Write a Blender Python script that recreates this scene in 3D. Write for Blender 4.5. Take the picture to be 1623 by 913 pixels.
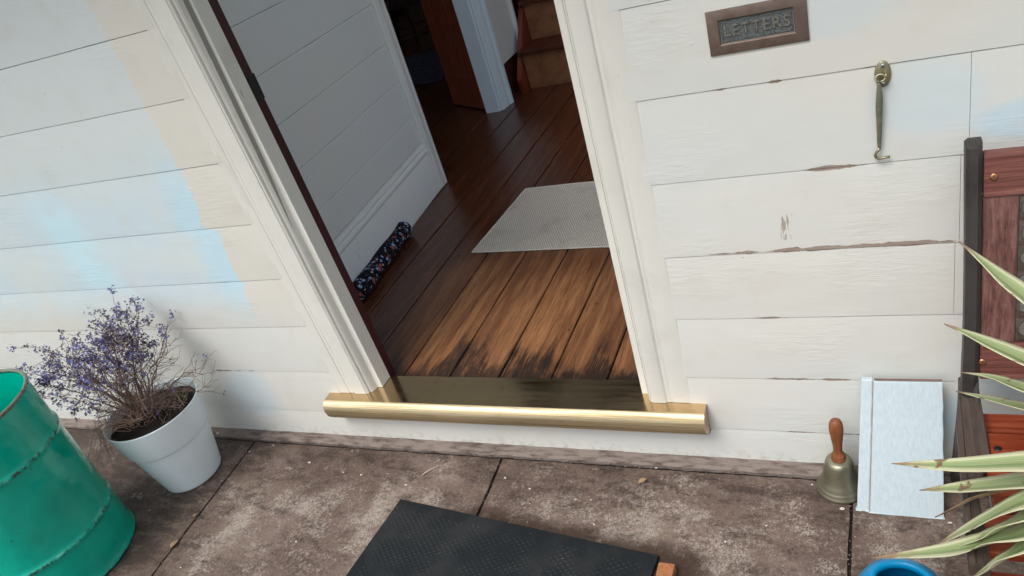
import bpy, bmesh, math, random
from mathutils import Vector, Matrix, noise
R_ = math.radians
scene = bpy.context.scene
for o in list(bpy.data.objects): bpy.data.objects.remove(o)
C = scene.collection
rnd = random.Random(7)

# ------------------------------------------------------------------ camera
cam = bpy.data.objects.new('camera', bpy.data.cameras.new('camera'))
C.objects.link(cam)
a, b, c = 0.523923325, -0.516816046, 0.318982457
Rz = Matrix.Rotation(a, 3, 'Z'); Rx = Matrix.Rotation(b, 3, 'X')
Ry = Matrix(((math.cos(c), 0, math.sin(c)), (0, 1, 0), (-math.sin(c), 0, math.cos(c))))
M = Rz @ Rx @ Ry
right, fwd, up = M.col[0], M.col[1], M.col[2]
cm = Matrix((right, up, -fwd)).transposed().to_4x4()
cm.translation = Vector((1.3125, -1.5676, 1.65))
cam.matrix_world = cm
cam.data.sensor_width = 36; cam.data.lens = 36 * 1193.87 / 1623
cam.data.clip_start = 0.02; cam.data.clip_end = 500
scene.camera = cam
# ------------------------------------------------------------------ sky, sun, exposure
SUN_EL, SUN_AZ = R_(58), R_(203)       # azimuth measured from +y towards +x
w = bpy.data.worlds.new('World'); scene.world = w; w.use_nodes = True
nt = w.node_tree; bg = nt.nodes['Background']
sky = nt.nodes.new('ShaderNodeTexSky'); sky.sky_type = 'NISHITA'; sky.sun_disc = False
sky.sun_elevation = SUN_EL; sky.sun_rotation = SUN_AZ
sky.air_density = 1.0; sky.dust_density = 3.5; sky.ozone_density = 1.0
# an overcast sky: the blue of the clear sky is mostly lost to cloud
hs = nt.nodes.new('ShaderNodeHueSaturation'); hs.inputs['Saturation'].default_value = 0.42
nt.links.new(sky.outputs[0], hs.inputs['Color']); nt.links.new(hs.outputs[0], bg.inputs[0])
bg.inputs[1].default_value = 0.10
sd = bpy.data.lights.new('sun', 'SUN'); sd.energy = 1.0; sd.angle = R_(24); sd.color = (1.0, 0.96, 0.9)
so = bpy.data.objects.new('sun', sd); C.objects.link(so)
sv = Vector((math.sin(SUN_AZ) * math.cos(SUN_EL), math.cos(SUN_AZ) * math.cos(SUN_EL), math.sin(SUN_EL)))
so.rotation_euler = sv.to_track_quat('Z', 'Y').to_euler(); so.location = (-3, -6, 8)
scene.view_settings.view_transform = 'Standard'; scene.view_settings.look = 'None'
scene.view_settings.gamma = 1; scene.view_settings.use_curve_mapping = False
scene.view_settings.exposure = 0.90
scene.render.engine = 'CYCLES'
scene.cycles.max_bounces = 8; scene.cycles.diffuse_bounces = 5

# ------------------------------------------------------------------ material helpers
class NT:
    def __init__(s, name):
        s.m = bpy.data.materials.new(name); s.m.use_nodes = True
        s.t = s.m.node_tree; s.b = s.t.nodes['Principled BSDF']; s.geo = None
    def n(s, typ, **kw):
        nd = s.t.nodes.new(typ)
        for k, v in kw.items(): setattr(nd, k, v)
        return nd
    def set(s, sock, v):
        if hasattr(v, 'is_output') or isinstance(v, bpy.types.NodeSocket): s.t.links.new(v, sock)
        elif isinstance(v, (tuple, list)) and len(v) == 3 and sock.type == 'RGBA': sock.default_value = (*v, 1)
        else: sock.default_value = v
    def math(s, op, a, b=0.0, c=0.0, clamp=False):
        nd = s.n('ShaderNodeMath', operation=op); nd.use_clamp = clamp
        s.set(nd.inputs[0], a); s.set(nd.inputs[1], b); s.set(nd.inputs[2], c); return nd.outputs[0]
    def pos(s, scale=(1, 1, 1), loc=(0, 0, 0), rot=(0, 0, 0), src='world'):
        if src == 'world': out = s.n('ShaderNodeNewGeometry').outputs['Position']
        elif src == 'uv': out = s.n('ShaderNodeTexCoord').outputs['UV']
        else: out = s.n('ShaderNodeTexCoord').outputs['Object']
        mp = s.n('ShaderNodeMapping'); s.t.links.new(out, mp.inputs[0])
        mp.inputs['Scale'].default_value = scale; mp.inputs['Location'].default_value = loc; mp.inputs['Rotation'].default_value = rot
        return mp.outputs[0]
    def noise(s, vec, scale, detail=4, rough=.55, dist=0.0):
        nd = s.n('ShaderNodeTexNoise'); s.t.links.new(vec, nd.inputs['Vector'])
        nd.inputs['Scale'].default_value = scale; nd.inputs['Detail'].default_value = detail
        nd.inputs['Roughness'].default_value = rough; nd.inputs['Distortion'].default_value = dist
        return nd.outputs['Fac']
    def vor(s, vec, scale, feat='F1', rand=1.0):
        nd = s.n('ShaderNodeTexVoronoi', feature=feat); s.t.links.new(vec, nd.inputs['Vector'])
        nd.inputs['Scale'].default_value = scale; nd.inputs['Randomness'].default_value = rand
        return nd
    def ramp(s, f, stops, interp='LINEAR'):
        nd = s.n('ShaderNodeValToRGB'); s.set(nd.inputs[0], f); cr = nd.color_ramp; cr.interpolation = interp
        while len(cr.elements) < len(stops): cr.elements.new(.5)
        for e, (p, col) in zip(cr.elements, stops):
            e.position = p; e.color = (*col, 1) if isinstance(col, tuple) else (col, col, col, 1)
        return nd.outputs[0]
    def sm(s, f, lo, hi):      # smooth 0..1 between lo and hi
        nd = s.n('ShaderNodeMapRange', interpolation_type='SMOOTHSTEP'); s.set(nd.inputs[0], f)
        s.set(nd.inputs[1], lo); s.set(nd.inputs[2], hi); return nd.outputs[0]
    def mix(s, f, a, b, mode='MIX'):
        nd = s.n('ShaderNodeMix', data_type='RGBA', blend_type=mode)
        s.set(nd.inputs[0], f); s.set(nd.inputs[6], a); s.set(nd.inputs[7], b); return nd.outputs[2]
    def sep(s, v):
        nd = s.n('ShaderNodeSeparateXYZ'); s.t.links.new(v, nd.inputs[0]); return nd.outputs
    def bump(s, h, strength=.3, dist=.001, prev=None):
        nd = s.n('ShaderNodeBump'); s.set(nd.inputs['Height'], h)
        nd.inputs['Strength'].default_value = strength; nd.inputs['Distance'].default_value = dist
        if prev: s.t.links.new(prev, nd.inputs['Normal'])
        s.t.links.new(nd.outputs[0], s.b.inputs['Normal']); return nd.outputs[0]
    def out(s, col=None, rough=None, metal=None, spec=None, coat=None):
        if col is not None: s.set(s.b.inputs['Base Color'], col)
        if rough is not None: s.set(s.b.inputs['Roughness'], rough)
        if metal is not None: s.set(s.b.inputs['Metallic'], metal)
        if spec is not None: s.set(s.b.inputs['Specular IOR Level'], spec)
        if coat is not None: s.set(s.b.inputs['Coat Weight'], coat)
        return s.m

def wall_paint():
    k = NT('wall_paint'); P = k.pos(); xyz = k.sep(P); X, Y, Z = xyz
    cream = (.69, .685, .64); white = (.67, .69, .665); blue = (.56, .70, .77)
    big = k.noise(k.pos((.8, 1, 1.6)), 1.7, 3)
    col = k.mix(k.sm(big, .35, .65), cream, white)
    # newer, bluish coat on the left boards, its ragged edge cut in board by board
    edge = k.ramp(Z, [(0, .34), (.29, .40), (.31, .46), (.50, .52), (.505, .36), (.68, .455), (.692, .42), (.885, .50), (.892, .33), (.99, .43)], 'LINEAR')
    ragged = k.math('MULTIPLY', k.math('SUBTRACT', k.noise(k.pos((4, 1, 60)), 1.0, 3), .5), .07)
    xe = k.math('ADD', k.math('SUBTRACT', k.math('MULTIPLY', edge, .32), .70), ragged)
    soft = k.sm(k.noise(k.pos((1.6, 1, 2.4), (3, 0, 1)), 1.6, 2), .30, .62)
    col = k.mix(k.math('MULTIPLY', k.math('LESS_THAN', X, -.2), k.sm(Z, .45, .62)), col, k.mix(big, (.69, .67, .60), (.685, .675, .62)))
    d = k.math('SUBTRACT', xe, X)
    newm = k.math('MULTIPLY', k.sm(d, 0.0, .008), k.sm(Z, .48, .70))
    coat = k.mix(k.math('MULTIPLY', soft, k.math('SUBTRACT', 1, k.sm(Z, .95, 1.25))), (.64, .70, .70), (.585, .70, .755))
    # a brighter sky-blue strip near the edge and by the left end
    strip = k.math('MULTIPLY', k.math('SUBTRACT', 1, k.sm(d, .06, .18)), k.math('SUBTRACT', 1, k.sm(Z, .95, 1.25)))
    coat = k.mix(k.math('MULTIPLY', strip, .95), coat, (.53, .725, .815))
    strip2 = k.math('MULTIPLY', k.sm(k.math('ABSOLUTE', k.math('ADD', X, k.math('ADD', 1.13, k.math('MULTIPLY', Z, .12)))), .17, .03), k.math('MULTIPLY', k.sm(Z, .66, .72), k.math('SUBTRACT', 1, k.sm(Z, .95, 1.15))))
    coat = k.mix(k.math('MULTIPLY', strip2, .95), coat, (.56, .765, .845))
    col = k.mix(newm, col, coat)
    # blue patches by the pot and right hand boards, one a painted bench shadow
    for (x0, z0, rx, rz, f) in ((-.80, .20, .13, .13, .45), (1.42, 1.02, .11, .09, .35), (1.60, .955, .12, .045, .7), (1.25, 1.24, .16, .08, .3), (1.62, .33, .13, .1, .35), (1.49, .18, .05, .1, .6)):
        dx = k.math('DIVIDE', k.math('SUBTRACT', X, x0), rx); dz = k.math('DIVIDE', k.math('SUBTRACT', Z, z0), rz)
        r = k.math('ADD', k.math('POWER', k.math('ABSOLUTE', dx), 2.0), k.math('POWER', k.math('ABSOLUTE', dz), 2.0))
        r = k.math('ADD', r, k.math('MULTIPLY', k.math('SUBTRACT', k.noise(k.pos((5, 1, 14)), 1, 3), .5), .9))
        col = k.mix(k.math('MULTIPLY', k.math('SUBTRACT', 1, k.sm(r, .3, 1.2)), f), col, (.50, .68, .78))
    # faint yellowing and small specks
    col = k.mix(k.math('MULTIPLY', k.sm(k.noise(P, 9, 5), .5, .75), .16), col, (.55, .50, .40))
    speck = k.math('SUBTRACT', 1, k.sm(k.vor(k.pos((1, .2, 1)), 9).outputs['Distance'], .018, .026))
    col = k.mix(k.math('MULTIPLY', speck, .55), col, (.28, .25, .22))
    # peeling strips along board joints: bare timber and old undercoat
    fine = k.noise(k.pos((30, 1, 70)), 1, 5, .7); along = k.noise(k.pos((9, .1, 3)), 1.5, 3)
    tot = None
    for (z, x0, x1, th) in ((.890, 1.17, 1.31, .0055), (1.095, 1.125, 1.16, .004), (1.095, 1.01, 1.05, .003), (.6935, .945, 1.475, .0060), (.502, 1.02, 1.14, .0035), (.306, 1.03, 1.26, .0045), (.306, -.97, -.68, .0055), (.12, 1.04, 1.30, .003), (.690, -.70, -.60, .0015), (.890, 1.50, 1.9, .004), (1.095, 1.30, 1.36, .002)):
        dz = k.math('ABSOLUTE', k.math('SUBTRACT', Z, z))
        lim = k.math('MULTIPLY', k.math('MULTIPLY', fine, k.sm(along, .36, .56)), k.math('MULTIPLY', k.math('MULTIPLY', k.sm(X, x0, x0 + min(.05, (x1 - x0) * .4)), k.math('SUBTRACT', 1, k.sm(X, x1 - min(.03, (x1 - x0) * .4), x1))), th * 2.1))
        m = k.math('MULTIPLY', k.math('LESS_THAN', dz, lim), k.math('MULTIPLY', k.math('GREATER_THAN', X, x0), k.math('LESS_THAN', X, x1)))
        tot = m if tot is None else k.math('MAXIMUM', tot, m)
    # the scuffed scratch
    sx = k.math('ABSOLUTE', k.math('SUBTRACT', X, k.math('ADD', 1.135, k.math('MULTIPLY', k.math('SUBTRACT', Z, .75), .10))))
    sc = k.math('MULTIPLY', k.math('LESS_THAN', sx, k.math('MULTIPLY', k.sm(k.noise(k.pos((120, 1, 22)), 1, 4), .46, .6), .012)), k.math('MULTIPLY', k.math('GREATER_THAN', Z, .722), k.math('LESS_THAN', Z, .787)))
    tot = k.math('MAXIMUM', tot, k.math('MULTIPLY', sc, .8))
    col = k.mix(tot, col, k.mix(fine, (.50, .41, .34), (.20, .145, .12)))
    # dirt splashed up from the concrete
    dirt = k.math('MULTIPLY', k.math('SUBTRACT', 1, k.sm(Z, .0, .06)), k.sm(k.noise(P, 45, 4), .45, .7))
    col = k.mix(k.math('MULTIPLY', dirt, .35), col, (.25, .20, .17))
    grain = k.noise(k.pos((7, 1, 320)), 1, 4, .6); lump = k.noise(k.pos((6, 3, 26)), 1, 3); crk = k.noise(k.pos((22, 2, 90)), 1, 5, .65)
    crk = k.math('MULTIPLY', crk, k.sm(k.noise(k.pos((2, 1, 3)), 1.4, 2), .48, .62))
    h = k.math('ADD', k.math('ADD', k.math('MULTIPLY', grain, .5), k.math('MULTIPLY', lump, 1.0)), k.math('ADD', k.math('MULTIPLY', crk, 2.6), k.math('MULTIPLY', tot, -1.6)))
    k.bump(h, .60, .0011)
    return k.out(col, .45, spec=.4)

def trim_paint(name, col, dirtcol=(.45, .42, .36), rough=.42, seed=0, amt=.25):
    k = NT(name); P = k.pos(loc=(seed, seed, 0))
    cc = k.mix(k.math('MULTIPLY', k.sm(k.noise(P, 6, 5), .48, .75), amt), col, dirtcol)
    ch = k.sm(k.noise(k.pos((1, 1, .35)), 70, 3), .73, .76)
    cc = k.mix(k.math('MULTIPLY', ch, .5), cc, (.2, .17, .14))
    k.bump(k.math('ADD', k.noise(k.pos((200, 200, 4)), 1, 3), k.noise(k.pos((20, 20, 5)), 1, 3)), .35, .0008)
    return k.out(cc, rough, spec=.4)

def hall_paint():
    k = NT('hall_paint'); P = k.pos(); Z = k.sep(P)[2]
    cc = k.mix(k.sm(k.noise(P, 2.3, 3), .35, .7), (.70, .76, .78), (.73, .76, .74))
    gr = k.math('MULTIPLY', k.sm(k.noise(P, 24, 6, .7), .60, .76), k.math('SUBTRACT', 1, k.sm(Z, .45, .9)))
    cc = k.mix(k.math('MULTIPLY', gr, .55), cc, (.24, .20, .15))
    cr = k.math('SUBTRACT', 1, k.sm(k.vor(k.pos((.2, 2, 7)), 2.2, 'DISTANCE_TO_EDGE').outputs['Distance'], .0, .006))
    cr = k.math('MULTIPLY', cr, k.sm(k.noise(P, 3, 2), .55, .62))
    cc = k.mix(k.math('MULTIPLY', cr, .12), cc, (.12, .12, .12))
    k.bump(k.math('ADD', k.noise(k.pos((60, 4, 120)), 1, 3), k.math('MULTIPLY', k.noise(P, 22, 3), 1.5)), .3, .0008)
    return k.out(cc, .40, spec=.45)

def concrete():
    k = NT('stained_concrete'); P = k.pos(); X, Y, Z = k.sep(P)
    big = k.noise(k.pos(loc=(.7, .2, 0)), 2.4, 4, .55, .3); mid = k.noise(P, 8, 6, .7, .3); fine = k.noise(P, 80, 5, .8); gran = k.noise(P, 240, 3, .85)
    m2_ = k.noise(k.pos((1, 2.2, 1), (5, 2, 0), (0, 0, .8)), 8, 7, .76, .3); f2 = k.noise(k.pos(loc=(7, 7, 0)), 110, 5, .8)
    base = k.ramp(k.math('ADD', k.math('MULTIPLY', big, .45), k.math('ADD', k.math('MULTIPLY', gran, .30), k.math('MULTIPLY', fine, .28))), [(.40, (.070, .045, .036)), (.52, (.150, .107, .087)), (.64, (.245, .190, .158))])
    out_ = k.math('MULTIPLY', k.sm(Y, -.03, -.25), .055)
    left_ = k.math('MULTIPLY', k.math('SUBTRACT', 1, k.sm(X, -1.0, -.70)), .10)
    pm = k.math('ADD', k.math('ADD', k.math('MULTIPLY', mid, .60), k.math('MULTIPLY', big, .30)), k.math('ADD', k.math('MULTIPLY', fine, .42), k.math('MULTIPLY', gran, .30)))
    pm = k.math('SUBTRACT', k.math('ADD', pm, out_), left_)
    pmask = k.sm(pm, .860, .985)
    col = k.mix(k.math('MULTIPLY', pmask, .85), base, k.mix(k.sm(gran, .35, .65), (.26, .215, .185), (.43, .385, .335)))
    dmx = k.math('ADD', k.math('ADD', k.math('MULTIPLY', m2_, .75), k.math('MULTIPLY', f2, .45)), k.math('SUBTRACT', k.math('MULTIPLY', gran, .25), k.math('SUBTRACT', out_, left_)))
    dmask = k.sm(dmx, .665, .80)
    col = k.mix(k.math('MULTIPLY', dmask, .80), col, (.034, .023, .019))
    # rusty-dark damp stain along the far edge of the rubber mat
    dm = k.math('ADD', k.math('ADD', Y, .268), k.math('MULTIPLY', X, .112))
    wob = k.math('MULTIPLY', k.math('SUBTRACT', mid, .5), .07)
    st = k.math('MULTIPLY', k.math('SUBTRACT', 1, k.sm(k.math('ADD', dm, wob), .01, .062)), k.math('MULTIPLY', k.sm(X, .0, .25), k.math('SUBTRACT', 1, k.sm(X, .86, .95))))
    st = k.math('MULTIPLY', st, k.sm(k.math('ADD', dm, wob), -.2, -.03))
    col = k.mix(k.math('MULTIPLY', st, .88), col, k.mix(fine, (.020, .013, .010), (.055, .026, .014)))
    # pinkish smear and pale scraped patches
    pk = k.sm(k.noise(k.pos(loc=(4, 1, 0)), 5, 4, .6), .56, .72)
    col = k.mix(k.math('MULTIPLY', pk, .28), col, (.33, .25, .24))
    pale = k.math('MULTIPLY', k.sm(k.noise(k.pos(loc=(9, 3, 0)), 13, 5, .7), .60, .68), k.sm(fine, .42, .6))
    col = k.mix(k.math('MULTIPLY', pale, .55), col, (.42, .38, .34))
    sp = k.math('SUBTRACT', 1, k.sm(k.vor(P, 34).outputs['Distance'], .035, .06))
    col = k.mix(k.math('MULTIPLY', sp, k.sm(k.noise(P, 7, 2), .5, .58)), col, (.50, .46, .42))
    dk = k.math('SUBTRACT', 1, k.sm(k.vor(k.pos(loc=(2, 5, 0)), 120).outputs['Distance'], .16, .25))
    col = k.mix(k.math('MULTIPLY', dk, k.math('MULTIPLY', .8, k.sm(mid, .52, .6))), col, (.02, .016, .014))
    k.bump(k.math('ADD', k.math('MULTIPLY', fine, 1.0), k.math('ADD', k.math('MULTIPLY', gran, .5), k.math('MULTIPLY', mid, 1.5))), .75, .0025)
    return k.out(col, k.ramp(mid, [(.35, .62), (.65, .9)]), spec=.35)

def plain(name, col, rough=.6, metal=0.0, var=.3, scale=20, bump=.3, bd=.001, dark=None, spec=.4, coat=None, stretch=(1, 1, 1), src='world'):
    k = NT(name); P = k.pos(stretch, src=src); nz = k.noise(P, scale, 5, .6)
    d = dark if dark else tuple(v * .45 for v in col)
    cc = k.mix(k.math('MULTIPLY', k.sm(nz, .42, .7), var), col, d)
    if bump: k.bump(k.noise(P, scale * 4, 4), bump, bd)
    return k.out(cc, rough, metal, spec, coat)

def floor_wood():
    k = NT('hall_floorboards'); P = k.pos(); X, Y, Z = k.sep(P)
    idx = k.math('FLOOR', k.math('DIVIDE', k.math('ADD', X, .0), .1867))
    tint = k.n('ShaderNodeTexWhiteNoise', noise_dimensions='1D'); k.set(tint.inputs['W'], idx); tint = tint.outputs['Value']
    cmb = k.n('ShaderNodeCombineXYZ'); k.set(cmb.inputs[0], k.math('MULTIPLY', X, 34)); k.set(cmb.inputs[1], k.math('ADD', k.math('MULTIPLY', Y, 1.6), k.math('MULTIPLY', idx, 7.3))); cmb = cmb.outputs[0]
    g1 = k.noise(cmb, 1.0, 5, .6, .6)
    cm2 = k.n('ShaderNodeCombineXYZ'); k.set(cm2.inputs[0], k.math('MULTIPLY', X, 260)); k.set(cm2.inputs[1], k.math('ADD', k.math('MULTIPLY', Y, 7), idx)); g2 = k.noise(cm2.outputs[0], 1.0, 4, .7)
    g = k.math('ADD', k.math('MULTIPLY', g1, .5), k.math('MULTIPLY', g2, .5))
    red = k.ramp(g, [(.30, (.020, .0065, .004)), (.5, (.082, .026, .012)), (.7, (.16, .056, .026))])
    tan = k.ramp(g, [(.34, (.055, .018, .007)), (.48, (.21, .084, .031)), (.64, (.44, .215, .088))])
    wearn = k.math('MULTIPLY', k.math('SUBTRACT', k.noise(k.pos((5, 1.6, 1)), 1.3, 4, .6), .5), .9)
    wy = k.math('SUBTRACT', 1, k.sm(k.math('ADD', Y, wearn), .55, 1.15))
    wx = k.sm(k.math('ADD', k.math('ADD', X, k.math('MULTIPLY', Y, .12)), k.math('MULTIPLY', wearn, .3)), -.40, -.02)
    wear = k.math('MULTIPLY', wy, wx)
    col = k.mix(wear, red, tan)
    col = k.mix(k.math('MULTIPLY', k.math('SUBTRACT', tint, .5), .6, clamp=True), col, (.03, .012, .006))
    # burnt weathered streaks at the threshold
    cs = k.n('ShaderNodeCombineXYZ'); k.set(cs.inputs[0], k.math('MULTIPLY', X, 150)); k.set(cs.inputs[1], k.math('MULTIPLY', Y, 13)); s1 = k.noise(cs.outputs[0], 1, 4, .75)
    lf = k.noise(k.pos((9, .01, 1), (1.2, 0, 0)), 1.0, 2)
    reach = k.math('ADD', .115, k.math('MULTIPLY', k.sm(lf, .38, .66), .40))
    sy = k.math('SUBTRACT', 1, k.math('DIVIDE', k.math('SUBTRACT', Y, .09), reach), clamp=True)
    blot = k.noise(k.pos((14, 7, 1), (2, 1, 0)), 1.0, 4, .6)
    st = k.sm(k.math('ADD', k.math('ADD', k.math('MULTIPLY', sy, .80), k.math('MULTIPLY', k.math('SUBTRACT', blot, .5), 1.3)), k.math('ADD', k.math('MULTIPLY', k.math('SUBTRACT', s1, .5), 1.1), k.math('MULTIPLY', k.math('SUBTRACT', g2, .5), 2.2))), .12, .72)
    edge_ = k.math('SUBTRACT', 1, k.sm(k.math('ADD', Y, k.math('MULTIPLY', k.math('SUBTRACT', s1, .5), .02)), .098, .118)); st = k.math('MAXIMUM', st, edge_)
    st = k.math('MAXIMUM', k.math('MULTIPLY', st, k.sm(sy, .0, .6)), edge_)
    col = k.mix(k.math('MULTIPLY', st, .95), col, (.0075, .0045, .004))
    # scattered scuffs, crumbs of old paint and nail holes
    sc = k.sm(k.noise(k.pos((40, 12, 1)), 1, 5, .8), .62, .7)
    col = k.mix(k.math('MULTIPLY', sc, .55), col, (.018, .008, .005))
    mott = k.math('MULTIPLY', k.sm(k.noise(P, 260, 3, .8), .55, .62), k.math('MULTIPLY', k.sm(X, .0, .02), k.math('SUBTRACT', 1, k.sm(X, .17, .19))))
    col = k.mix(k.math('MULTIPLY', k.math('MULTIPLY', mott, wear), .6), col, (.28, .14, .08))
    pr_ = k.n('ShaderNodeCombineXYZ'); k.set(pr_.inputs[0], k.math('MULTIPLY', X, 420)); k.set(pr_.inputs[1], k.math('MULTIPLY', Y, 26)); pores = k.sm(k.noise(pr_.outputs[0], 1, 3, .7), .60, .68)
    col = k.mix(k.math('MULTIPLY', pores, .65), col, (.02, .009, .005))
    nl = k.math('SUBTRACT', 1, k.sm(k.vor(k.pos((1, .7, 1), (.3, .1, 0)), 12).outputs['Distance'], .035, .06)); col = k.mix(k.math('MULTIPLY', nl, .9), col, (.008, .004, .003))
    pt = k.math('SUBTRACT', 1, k.sm(k.vor(P, 16).outputs['Distance'], .02, .035)); col = k.mix(k.math('MULTIPLY', pt, .35), col, (.4, .35, .28))
    h = k.math('ADD', k.math('MULTIPLY', g2, 1.0), k.math('ADD', k.math('MULTIPLY', st, -.6), k.math('MULTIPLY', sc, -.6)))
    k.bump(h, .6, .0012)
    rough = k.ramp(wear, [(0, .25), (1, .55)])
    return k.out(col, rough, spec=.45)

def wood(name, c0, c1, c2, axis='x', rough=.5, sc=1.0, bump=.6, wornc=None):
    k = NT(name)
    s = {'x': (3, 90, 90), 'y': (90, 3, 90), 'z': (90, 90, 3)}[axis]; s2 = {'x': (9, 300, 300), 'y': (300, 9, 300), 'z': (300, 300, 9)}[axis]
    g1 = k.noise(k.pos(tuple(v * sc for v in s), src='obj'), 1, 5, .62, .4); g2 = k.noise(k.pos(tuple(v * sc for v in s2), src='obj'), 1, 4, .75)
    g = k.math('ADD', k.math('MULTIPLY', g1, .55), k.math('MULTIPLY', g2, .45))
    col = k.ramp(g, [(.34, c0), (.5, c1), (.68, c2)])
    if wornc:
        col = k.mix(k.math('MULTIPLY', k.sm(k.noise(k.pos(src='obj'), 9, 4), .5, .7), .5), col, wornc)
    k.bump(g, bump, .0012)
    return k.out(col, rough, spec=.35)

def brass_flat():
    k = NT('polished_brass_sheet')
    n = k.noise(k.pos((6, 60, 60)), 1, 4)
    col = k.mix(k.math('MULTIPLY', k.sm(k.noise(k.pos(), 16, 5, .7), .5, .75), .45), (.62, .45, .26), (.44, .30, .16))
    k.bump(k.math('ADD', n, k.math('MULTIPLY', k.noise(k.pos((3, 3, 3)), 5, 2), 2.0)), .18, .0010)
    return k.out(col, k.ramp(n, [(.3, .14), (.7, .24)]), 1.0)
def brass_nose():
    k = NT('brushed_brass_nosing')
    n = k.noise(k.pos((2.5, 700, 700)), 1, 4, .65); n2 = k.noise(k.pos((1.6, 190, 190), (5, 0, 0)), 1, 5, .7)
    col = k.mix(k.sm(n2, .42, .68), (.76, .64, .42), (.38, .29, .16))
    tar = k.math('MULTIPLY', k.sm(k.noise(k.pos((9, 240, 240)), 1, 5, .7), .55, .68), .6)
    col = k.mix(tar, col, (.25, .22, .13))
    k.bump(k.math('ADD', n, n2), .40, .0009)
    return k.out(col, k.ramp(n2, [(.3, .42), (.7, .62)]), 1.0)

def rubber():
    k = NT('rubber'); P = k.pos(src='obj'); X, Y, Z = k.sep(P)
    w1 = k.math('SINE', k.math('MULTIPLY', X, 2 * math.pi / .022)); w2 = k.math('SINE', k.math('MULTIPLY', Y, 2 * math.pi / .0165))
    dots = k.sm(k.math('MULTIPLY', w1, w2), .05, .6)
    worn = k.math('MULTIPLY', k.sm(k.noise(P, 14, 4), .38, .66), k.math('MULTIPLY', k.math('MULTIPLY', k.sm(X, .03, .035), k.sm(X, .826, .821)), k.sm(Y, -.03, -.035)))
    n = k.noise(P, 180, 4, .7)
    dust = k.math('MULTIPLY', k.sm(k.noise(P, 5, 5, .65), .46, .7), .5)
    col = k.mix(dust, (.006, .009, .012), (.030, .033, .034))
    col = k.mix(k.math('MULTIPLY', k.math('MULTIPLY', dots, worn), .25), col, (.06, .068, .07))
    sp = k.math('SUBTRACT', 1, k.sm(k.vor(P, 30).outputs['Distance'], .03, .045)); col = k.mix(k.math('MULTIPLY', sp, .6), col, (.35, .33, .30))
    k.bump(k.math('ADD', k.math('MULTIPLY', k.math('MULTIPLY', dots, worn), 1.0), k.math('MULTIPLY', n, .35)), .7, .0022)
    return k.out(col, .68, spec=.3)

def weave():
    k = NT('woven_wool'); P = k.pos(); X, Y, Z = k.sep(P)
    wv = k.math('SINE', k.math('MULTIPLY', k.math('ADD', X, k.math('MULTIPLY', k.math('PINGPONG', Y, .010), 1.0)), 2 * math.pi / .0105))
    rows = k.math('SINE', k.math('MULTIPLY', Y, 2 * math.pi / .0082))
    n = k.noise(P, 330, 3, .8); big = k.noise(P, 6, 3)
    f = k.math('ADD', k.math('MULTIPLY', wv, .32), k.math('ADD', k.math('MULTIPLY', rows, .12), k.math('MULTIPLY', k.math('SUBTRACT', n, .5), 1.4)))
    col = k.ramp(k.math('ADD', f, .5), [(.15, (.20, .17, .15)), (.42, (.64, .58, .50)), (.8, (.85, .80, .70))])
    col = k.mix(k.math('MULTIPLY', k.sm(big, .5, .7), .25), col, (.25, .21, .18))
    k.bump(k.math('ADD', f, n), .8, .003)
    return k.out(col, .95, spec=.1)

def floral():
    k = NT('floral_cotton'); P = k.pos(src='obj')
    def blobs(scale, loc, size, petals):
        v = k.vor(k.pos(loc=loc, src='obj'), scale * 1.35, rand=.85); d = v.outputs['Distance']
        n = k.noise(k.pos(src='obj'), petals, 3, .6)
        return k.sm(k.math('ADD', d, k.math('MULTIPLY', k.math('SUBTRACT', n, .5), .9)), size, size - .06), v
    bl, v1 = blobs(26, (0, 0, 0), .30, 110); co, v2 = blobs(17, (.3, .1, .2), .26, 150); lf, v3 = blobs(60, (.1, .5, .2), .24, 200); wh, v4 = blobs(30, (.6, .2, .9), .15, 120)
    col = k.mix(k.math('MULTIPLY', lf, .8), (.006, .007, .014), k.mix(v3.outputs['Color'], (.10, .13, .16), (.22, .15, .16)))
    col = k.mix(bl, col, k.mix(k.noise(k.pos(src='obj'), 130, 2), (.10, .19, .42), (.42, .58, .78)))
    col = k.mix(co, col, (.42, .10, .08)); col = k.mix(wh, col, (.62, .58, .52))
    k.bump(k.noise(P, 30, 3), .5, .004)
    return k.out(col, .85, spec=.15)

def enamel_green():
    k = NT('green_enamel'); P = k.pos()
    col = k.mix(k.sm(k.noise(P, 5, 3), .4, .7), (.0, .42, .30), (.0, .33, .235))
    ch = k.sm(k.noise(k.pos(loc=(2, 1, 0)), 60, 4, .7), .735, .75)
    col = k.mix(k.math('MULTIPLY', ch, .6), col, (.45, .55, .5))
    Zd = k.sep(P)[2]; cr_ = None
    for zr in (.171, .487, .004):
        q_ = k.math('SUBTRACT', 1, k.sm(k.math('ABSOLUTE', k.math('SUBTRACT', Zd, zr)), .003, .010)); cr_ = q_ if cr_ is None else k.math('MAXIMUM', cr_, q_)
    cn = k.noise(k.pos(loc=(1, 7, 0)), 55, 4, .7)
    col = k.mix(k.math('MULTIPLY', cr_, k.sm(cn, .50, .60)), col, (.035, .05, .04)); col = k.mix(k.math('MULTIPLY', cr_, k.sm(cn, .44, .34)), col, (.22, .45, .38))
    rust = k.sm(k.noise(k.pos(loc=(6, 1, 0)), 42, 5, .7), .68, .71)
    col = k.mix(rust, col, (.02, .03, .025))
    k.bump(k.math('ADD', k.math('MULTIPLY', k.noise(P, 6, 3), 14), k.math('ADD', k.math('MULTIPLY', k.noise(k.pos((90, 90, 8)), 1, 3), .4), k.math('MULTIPLY', ch, -1))), .35, .002)
    return k.out(col, k.ramp(k.noise(P, 14, 4), [(.35, .10), (.7, .22)]), spec=.5)

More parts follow.
